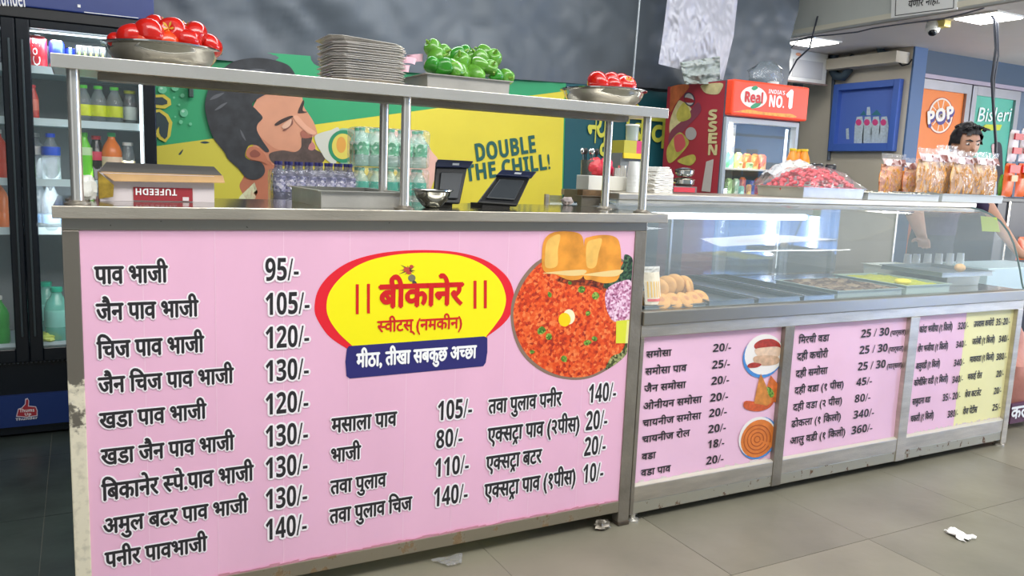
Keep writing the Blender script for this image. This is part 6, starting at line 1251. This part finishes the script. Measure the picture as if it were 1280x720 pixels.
# ============================================================ THE MAN BEHIND THE CASE
HX, HY = fx(1205, .84, 1.36), .84
man = thing('person', 'dark haired man in a dark purple shirt bending behind the right end of the case', 'person', (HX, HY+.08, 0))
J = {'pelvis': (HX+.0, HY+.12, .80, .13), 'waist': (HX-.01, HY+.11, .92, .115), 'chest': (HX-.02, HY+.07, 1.06, .130), 'upper': (HX-.015, HY+.05, 1.15, .105), 'neck': (HX-.005, HY+.03, 1.22, .048), 'head': (HX, HY+.01, 1.30, .055),
     'shl': (HX-.17, HY+.05, 1.135, .075), 'ell': (HX-.34, HY+.02, .99, .056), 'wrl': (HX-.50, HY-.16, .86, .027), 'hnl': (HX-.54, HY-.20, .84, .026),
     'shr': (HX+.15, HY+.04, 1.145, .058), 'elr': (HX+.24, HY-.06, .96, .043), 'wrr': (HX+.32, HY-.18, hz+.05, .026), 'hnr': (HX+.35, HY-.215, hz+.022, .024),
     'hil': (HX-.08, HY+.13, .76, .085), 'knl': (HX-.10, HY+.09, .42, .058), 'anl': (HX-.10, HY+.13, .07, .038), 'tol': (HX-.11, HY+.02, .035, .032),
     'hir': (HX+.08, HY+.13, .76, .085), 'knr': (HX+.10, HY+.09, .42, .058), 'anr': (HX+.10, HY+.13, .07, .038), 'tor': (HX+.11, HY+.02, .035, .032)}
ED = [('pelvis', 'waist'), ('waist', 'chest'), ('chest', 'upper'), ('upper', 'neck'), ('neck', 'head'), ('upper', 'shl'), ('shl', 'ell'), ('ell', 'wrl'), ('wrl', 'hnl'), ('upper', 'shr'), ('shr', 'elr'), ('elr', 'wrr'), ('wrr', 'hnr'), ('pelvis', 'hil'), ('hil', 'knl'), ('knl', 'anl'), ('anl', 'tol'), ('pelvis', 'hir'), ('hir', 'knr'), ('knr', 'anr'), ('anr', 'tor')]
def skinmesh(verts, edges, sub=2, root=0):
    me = bpy.data.meshes.new('sk'); me.from_pydata([v[:3] for v in verts], edges, []); o = bpy.data.objects.new('sk', me); COL.objects.link(o)
    o.modifiers.new('s', 'SKIN'); o.modifiers.new('u', 'SUBSURF').levels = sub
    for i, v in enumerate(verts):
        me.skin_vertices[0].data[i].radius = (v[3], v[3]); me.skin_vertices[0].data[i].use_root = (i == root)
    dg = bpy.context.evaluated_depsgraph_get(); m = bpy.data.meshes.new_from_object(o.evaluated_get(dg), depsgraph=dg)
    r = ([v.co.copy() for v in m.vertices], [tuple(p.vertices) for p in m.polygons]); bpy.data.objects.remove(o); bpy.data.meshes.remove(m); bpy.data.meshes.remove(me); return r
ks = list(J); bd = B(); bd.add(*skinmesh([J[k] for k in ks], [(ks.index(a), ks.index(b)) for a, b in ED]))
for side, sg in (('l', -1), ('r', 1)):
    h = Vector(J['hn'+side][:3]); wv = Vector(J['wr'+side][:3]); d = (h-wv).normalized(); s = d.cross(Vector((0, 0, 1))).normalized(); dn = Vector((0, 0, -1))
    for k, (o_, L_) in enumerate(((-.024, .052), (-.008, .062), (.008, .058), (.023, .046))):
        q = h+s*o_+d*.012; bd.add(*skinmesh([(*(q-d*.02), .009), (*(q+d*L_*.35), .0085), (*(q+d*L_*.7+dn*.008), .0075), (*(q+d*L_+dn*.020), .006)], [(0, 1), (1, 2), (2, 3)], 1))
    q = h-s*sg*.022-d*.01; bd.add(*skinmesh([(*q, .010), (*(q-s*sg*.022+d*.016), .0095), (*(q-s*sg*.030+d*.036+dn*.006), .0075)], [(0, 1), (1, 2)], 1))
hc = Vector((HX, HY-.01, 1.345)); fd = Vector((-.42, -.88, -.10)).normalized(); sd_ = fd.cross(Vector((0, 0, 1))).normalized(); up_ = sd_.cross(fd)
def H_(a, b, c): return hc+sd_*a+fd*b+up_*c
def headfn(v):
    a, b_, c = v.x, v.y, v.z; t_ = c/.105
    if c < 0: a *= 1-.28*t_*t_; b_ *= 1-.10*t_*t_
    if b_ > 0: b_ *= .93
    # eye hollows, brow
    b_ += -.006*math.exp(-((abs(a)-.028)**2/.0002+(c-.005)**2/.00012)) if b_ > 0 else 0
    b_ += .004*math.exp(-((c-.022)**2/.0001+a*a/.0016)) if b_ > 0 else 0
    return sd_*a+fd*b_+up_*c
bd.ball(hc, .067, .083, .102, 32, 26, headfn)
bd.add(*skinmesh([(*H_(0, .070, .012), .007), (*H_(0, .084, -.012), .010), (*H_(0, .090, -.024), .013), (*H_(0, .076, -.032), .010)], [(0, 1), (1, 2), (2, 3)], 1))
for sg in (-1, 1): bd.ball(H_(sg*.068, -.008, -.005), .010, .016, .026, 10, 8)
bd.ball(H_(0, .066, -.058), .020, .014, .008, 12, 6)
tmp = fin(bd, 'body', mat('skin_man', (196, 148, 122), .5), man); rm = tmp.modifiers.new('r', 'REMESH'); rm.mode = 'VOXEL'; rm.voxel_size = .0065; sm_ = tmp.modifiers.new('sm', 'SMOOTH'); sm_.iterations = 3; sm_.factor = .5
dg = bpy.context.evaluated_depsgraph_get(); me = bpy.data.meshes.new_from_object(tmp.evaluated_get(dg), depsgraph=dg); tmp.modifiers.clear(); tmp.data = me; me.name = 'body'; me.shade_smooth()
me.materials.clear(); me.materials.append(mat('skin_man', (196, 148, 122), .5)); me.materials.append(mat('shirt_purple', (66, 54, 84), .8, bump=.3, bscale=30)); me.materials.append(mat('trousers', (40, 44, 56), .8)); me.materials.append(mat('sandal', (60, 44, 36), .7))
off = worldloc(man)
for pgn in me.polygons:
    c = pgn.center+off; z_ = c.z; dx = abs(c.x-HX)
    if z_ < .06: pgn.material_index = 3
    elif z_ < .84 and dx < .24 and c.y > HY-.02: pgn.material_index = 2
    elif z_ < 1.205 and (dx < .19 or (z_ > .955 and c.y > HY-.05)): pgn.material_index = 1
hr = B()
def hairfn(v):
    k = 1+.10*noise.noise(v*38)+.06*noise.noise(v*90); return headfn(v*1.15*k)
hr.ball(hc, .067, .083, .104, 40, 32, hairfn)
keep = []
for f in hr.f:
    c = sum((Vector(hr.v[i]) for i in f), Vector())/len(f)-hc; b_ = c.dot(fd); u_ = c.dot(up_)
    if u_ > .052 or (b_ < .050 and u_ > .004) or (b_ < .0 and u_ > -.06): keep.append(f)
hr.f = keep
for k in range(70):
    a = R.uniform(-1, 1)*.06; b_ = R.uniform(-.05, .085); t0 = H_(a, b_*.9, .098-abs(a)*.35-max(0, b_)*.12)
    hr.tube([t0, t0+Vector((R.uniform(-.015, .015), R.uniform(-.02, .005), .012)), t0+Vector((R.uniform(-.03, .03), R.uniform(-.035, 0), .006))], [.006, .005, .002], 5)
fin(hr, 'hair', mat('hair_black', (34, 32, 36), .5), man, smooth=True, angle=180)
for sg in (-1, 1):
    e = fin(B().ball(H_(sg*.027, .068, .003), .012, .008, .007, 12, 8), 'eye', mat('eye_white', (226, 220, 214), .3), man, smooth=True); fin(B().ball(H_(sg*.027, .0755, .002), .0055, .0035, .0055, 10, 6), 'iris', mat('iris_dark', (40, 28, 24), .2), e, smooth=True)
    fin(B().tube([H_(sg*.010, .081, .018), H_(sg*.027, .080, .024), H_(sg*.044, .070, .019)], [.003, .004, .002], 6), 'eyebrow', mat('hair_black', (34, 32, 36), .5), man, smooth=True)
# ============================================================ ACROSS THE AISLE (behind the camera, seen mirrored in the glass)
struct(fin(B().box(-1.6, 9.5, -3.75, -3.65, 0, 3.0), 'wall_front', mat('aisle_wall', (176, 184, 188), .7, var=.05)))
ac = thing('aisle_cooler', 'blue lit drinks cooler across the aisle, seen mirrored in the case glass', 'refrigerator', (7.6, -3.35, 0)); fin(B().box(6.5, 8.7, -3.6, -3.1, 0, 2.0), 'body', mat('aisle_blue', (90, 140, 215), .4, emit=3.0), ac)
for x in (6.96, 7.61): fin(B().box(x, x+.06, -3.09, -3.06, .02, 1.9), 'tube_lamp', mat('aisle_tube', (235, 245, 255), .4, emit=30), ac)
for z in (.45, .85, 1.25, 1.65): fin(B().box(6.5, 8.7, -3.09, -3.05, z, z+.03), 'shelf', mat('aisle_shelf', (60, 80, 110), .4), ac)
for i, x in enumerate((1.2, 3.4, 5.6)):
    t = thing('aisle_tube_light', 'long tube light over the aisle, %s from the left' % ('first', 'second', 'third')[i], 'tube light', (x, -1.9, 2.7), 'tube lights over the aisle'); fin(B().tube([(x-.6, -1.9, 2.7), (x+.6, -1.9, 2.7)], .02, 10), 'tube', mat('aisle_lamp', (250, 252, 255), .4, emit=16), t); fin(B().box(x-.62, x+.62, -1.93, -1.87, 2.72, 2.78), 'housing', white, t)
bpy.context.view_layer.update()
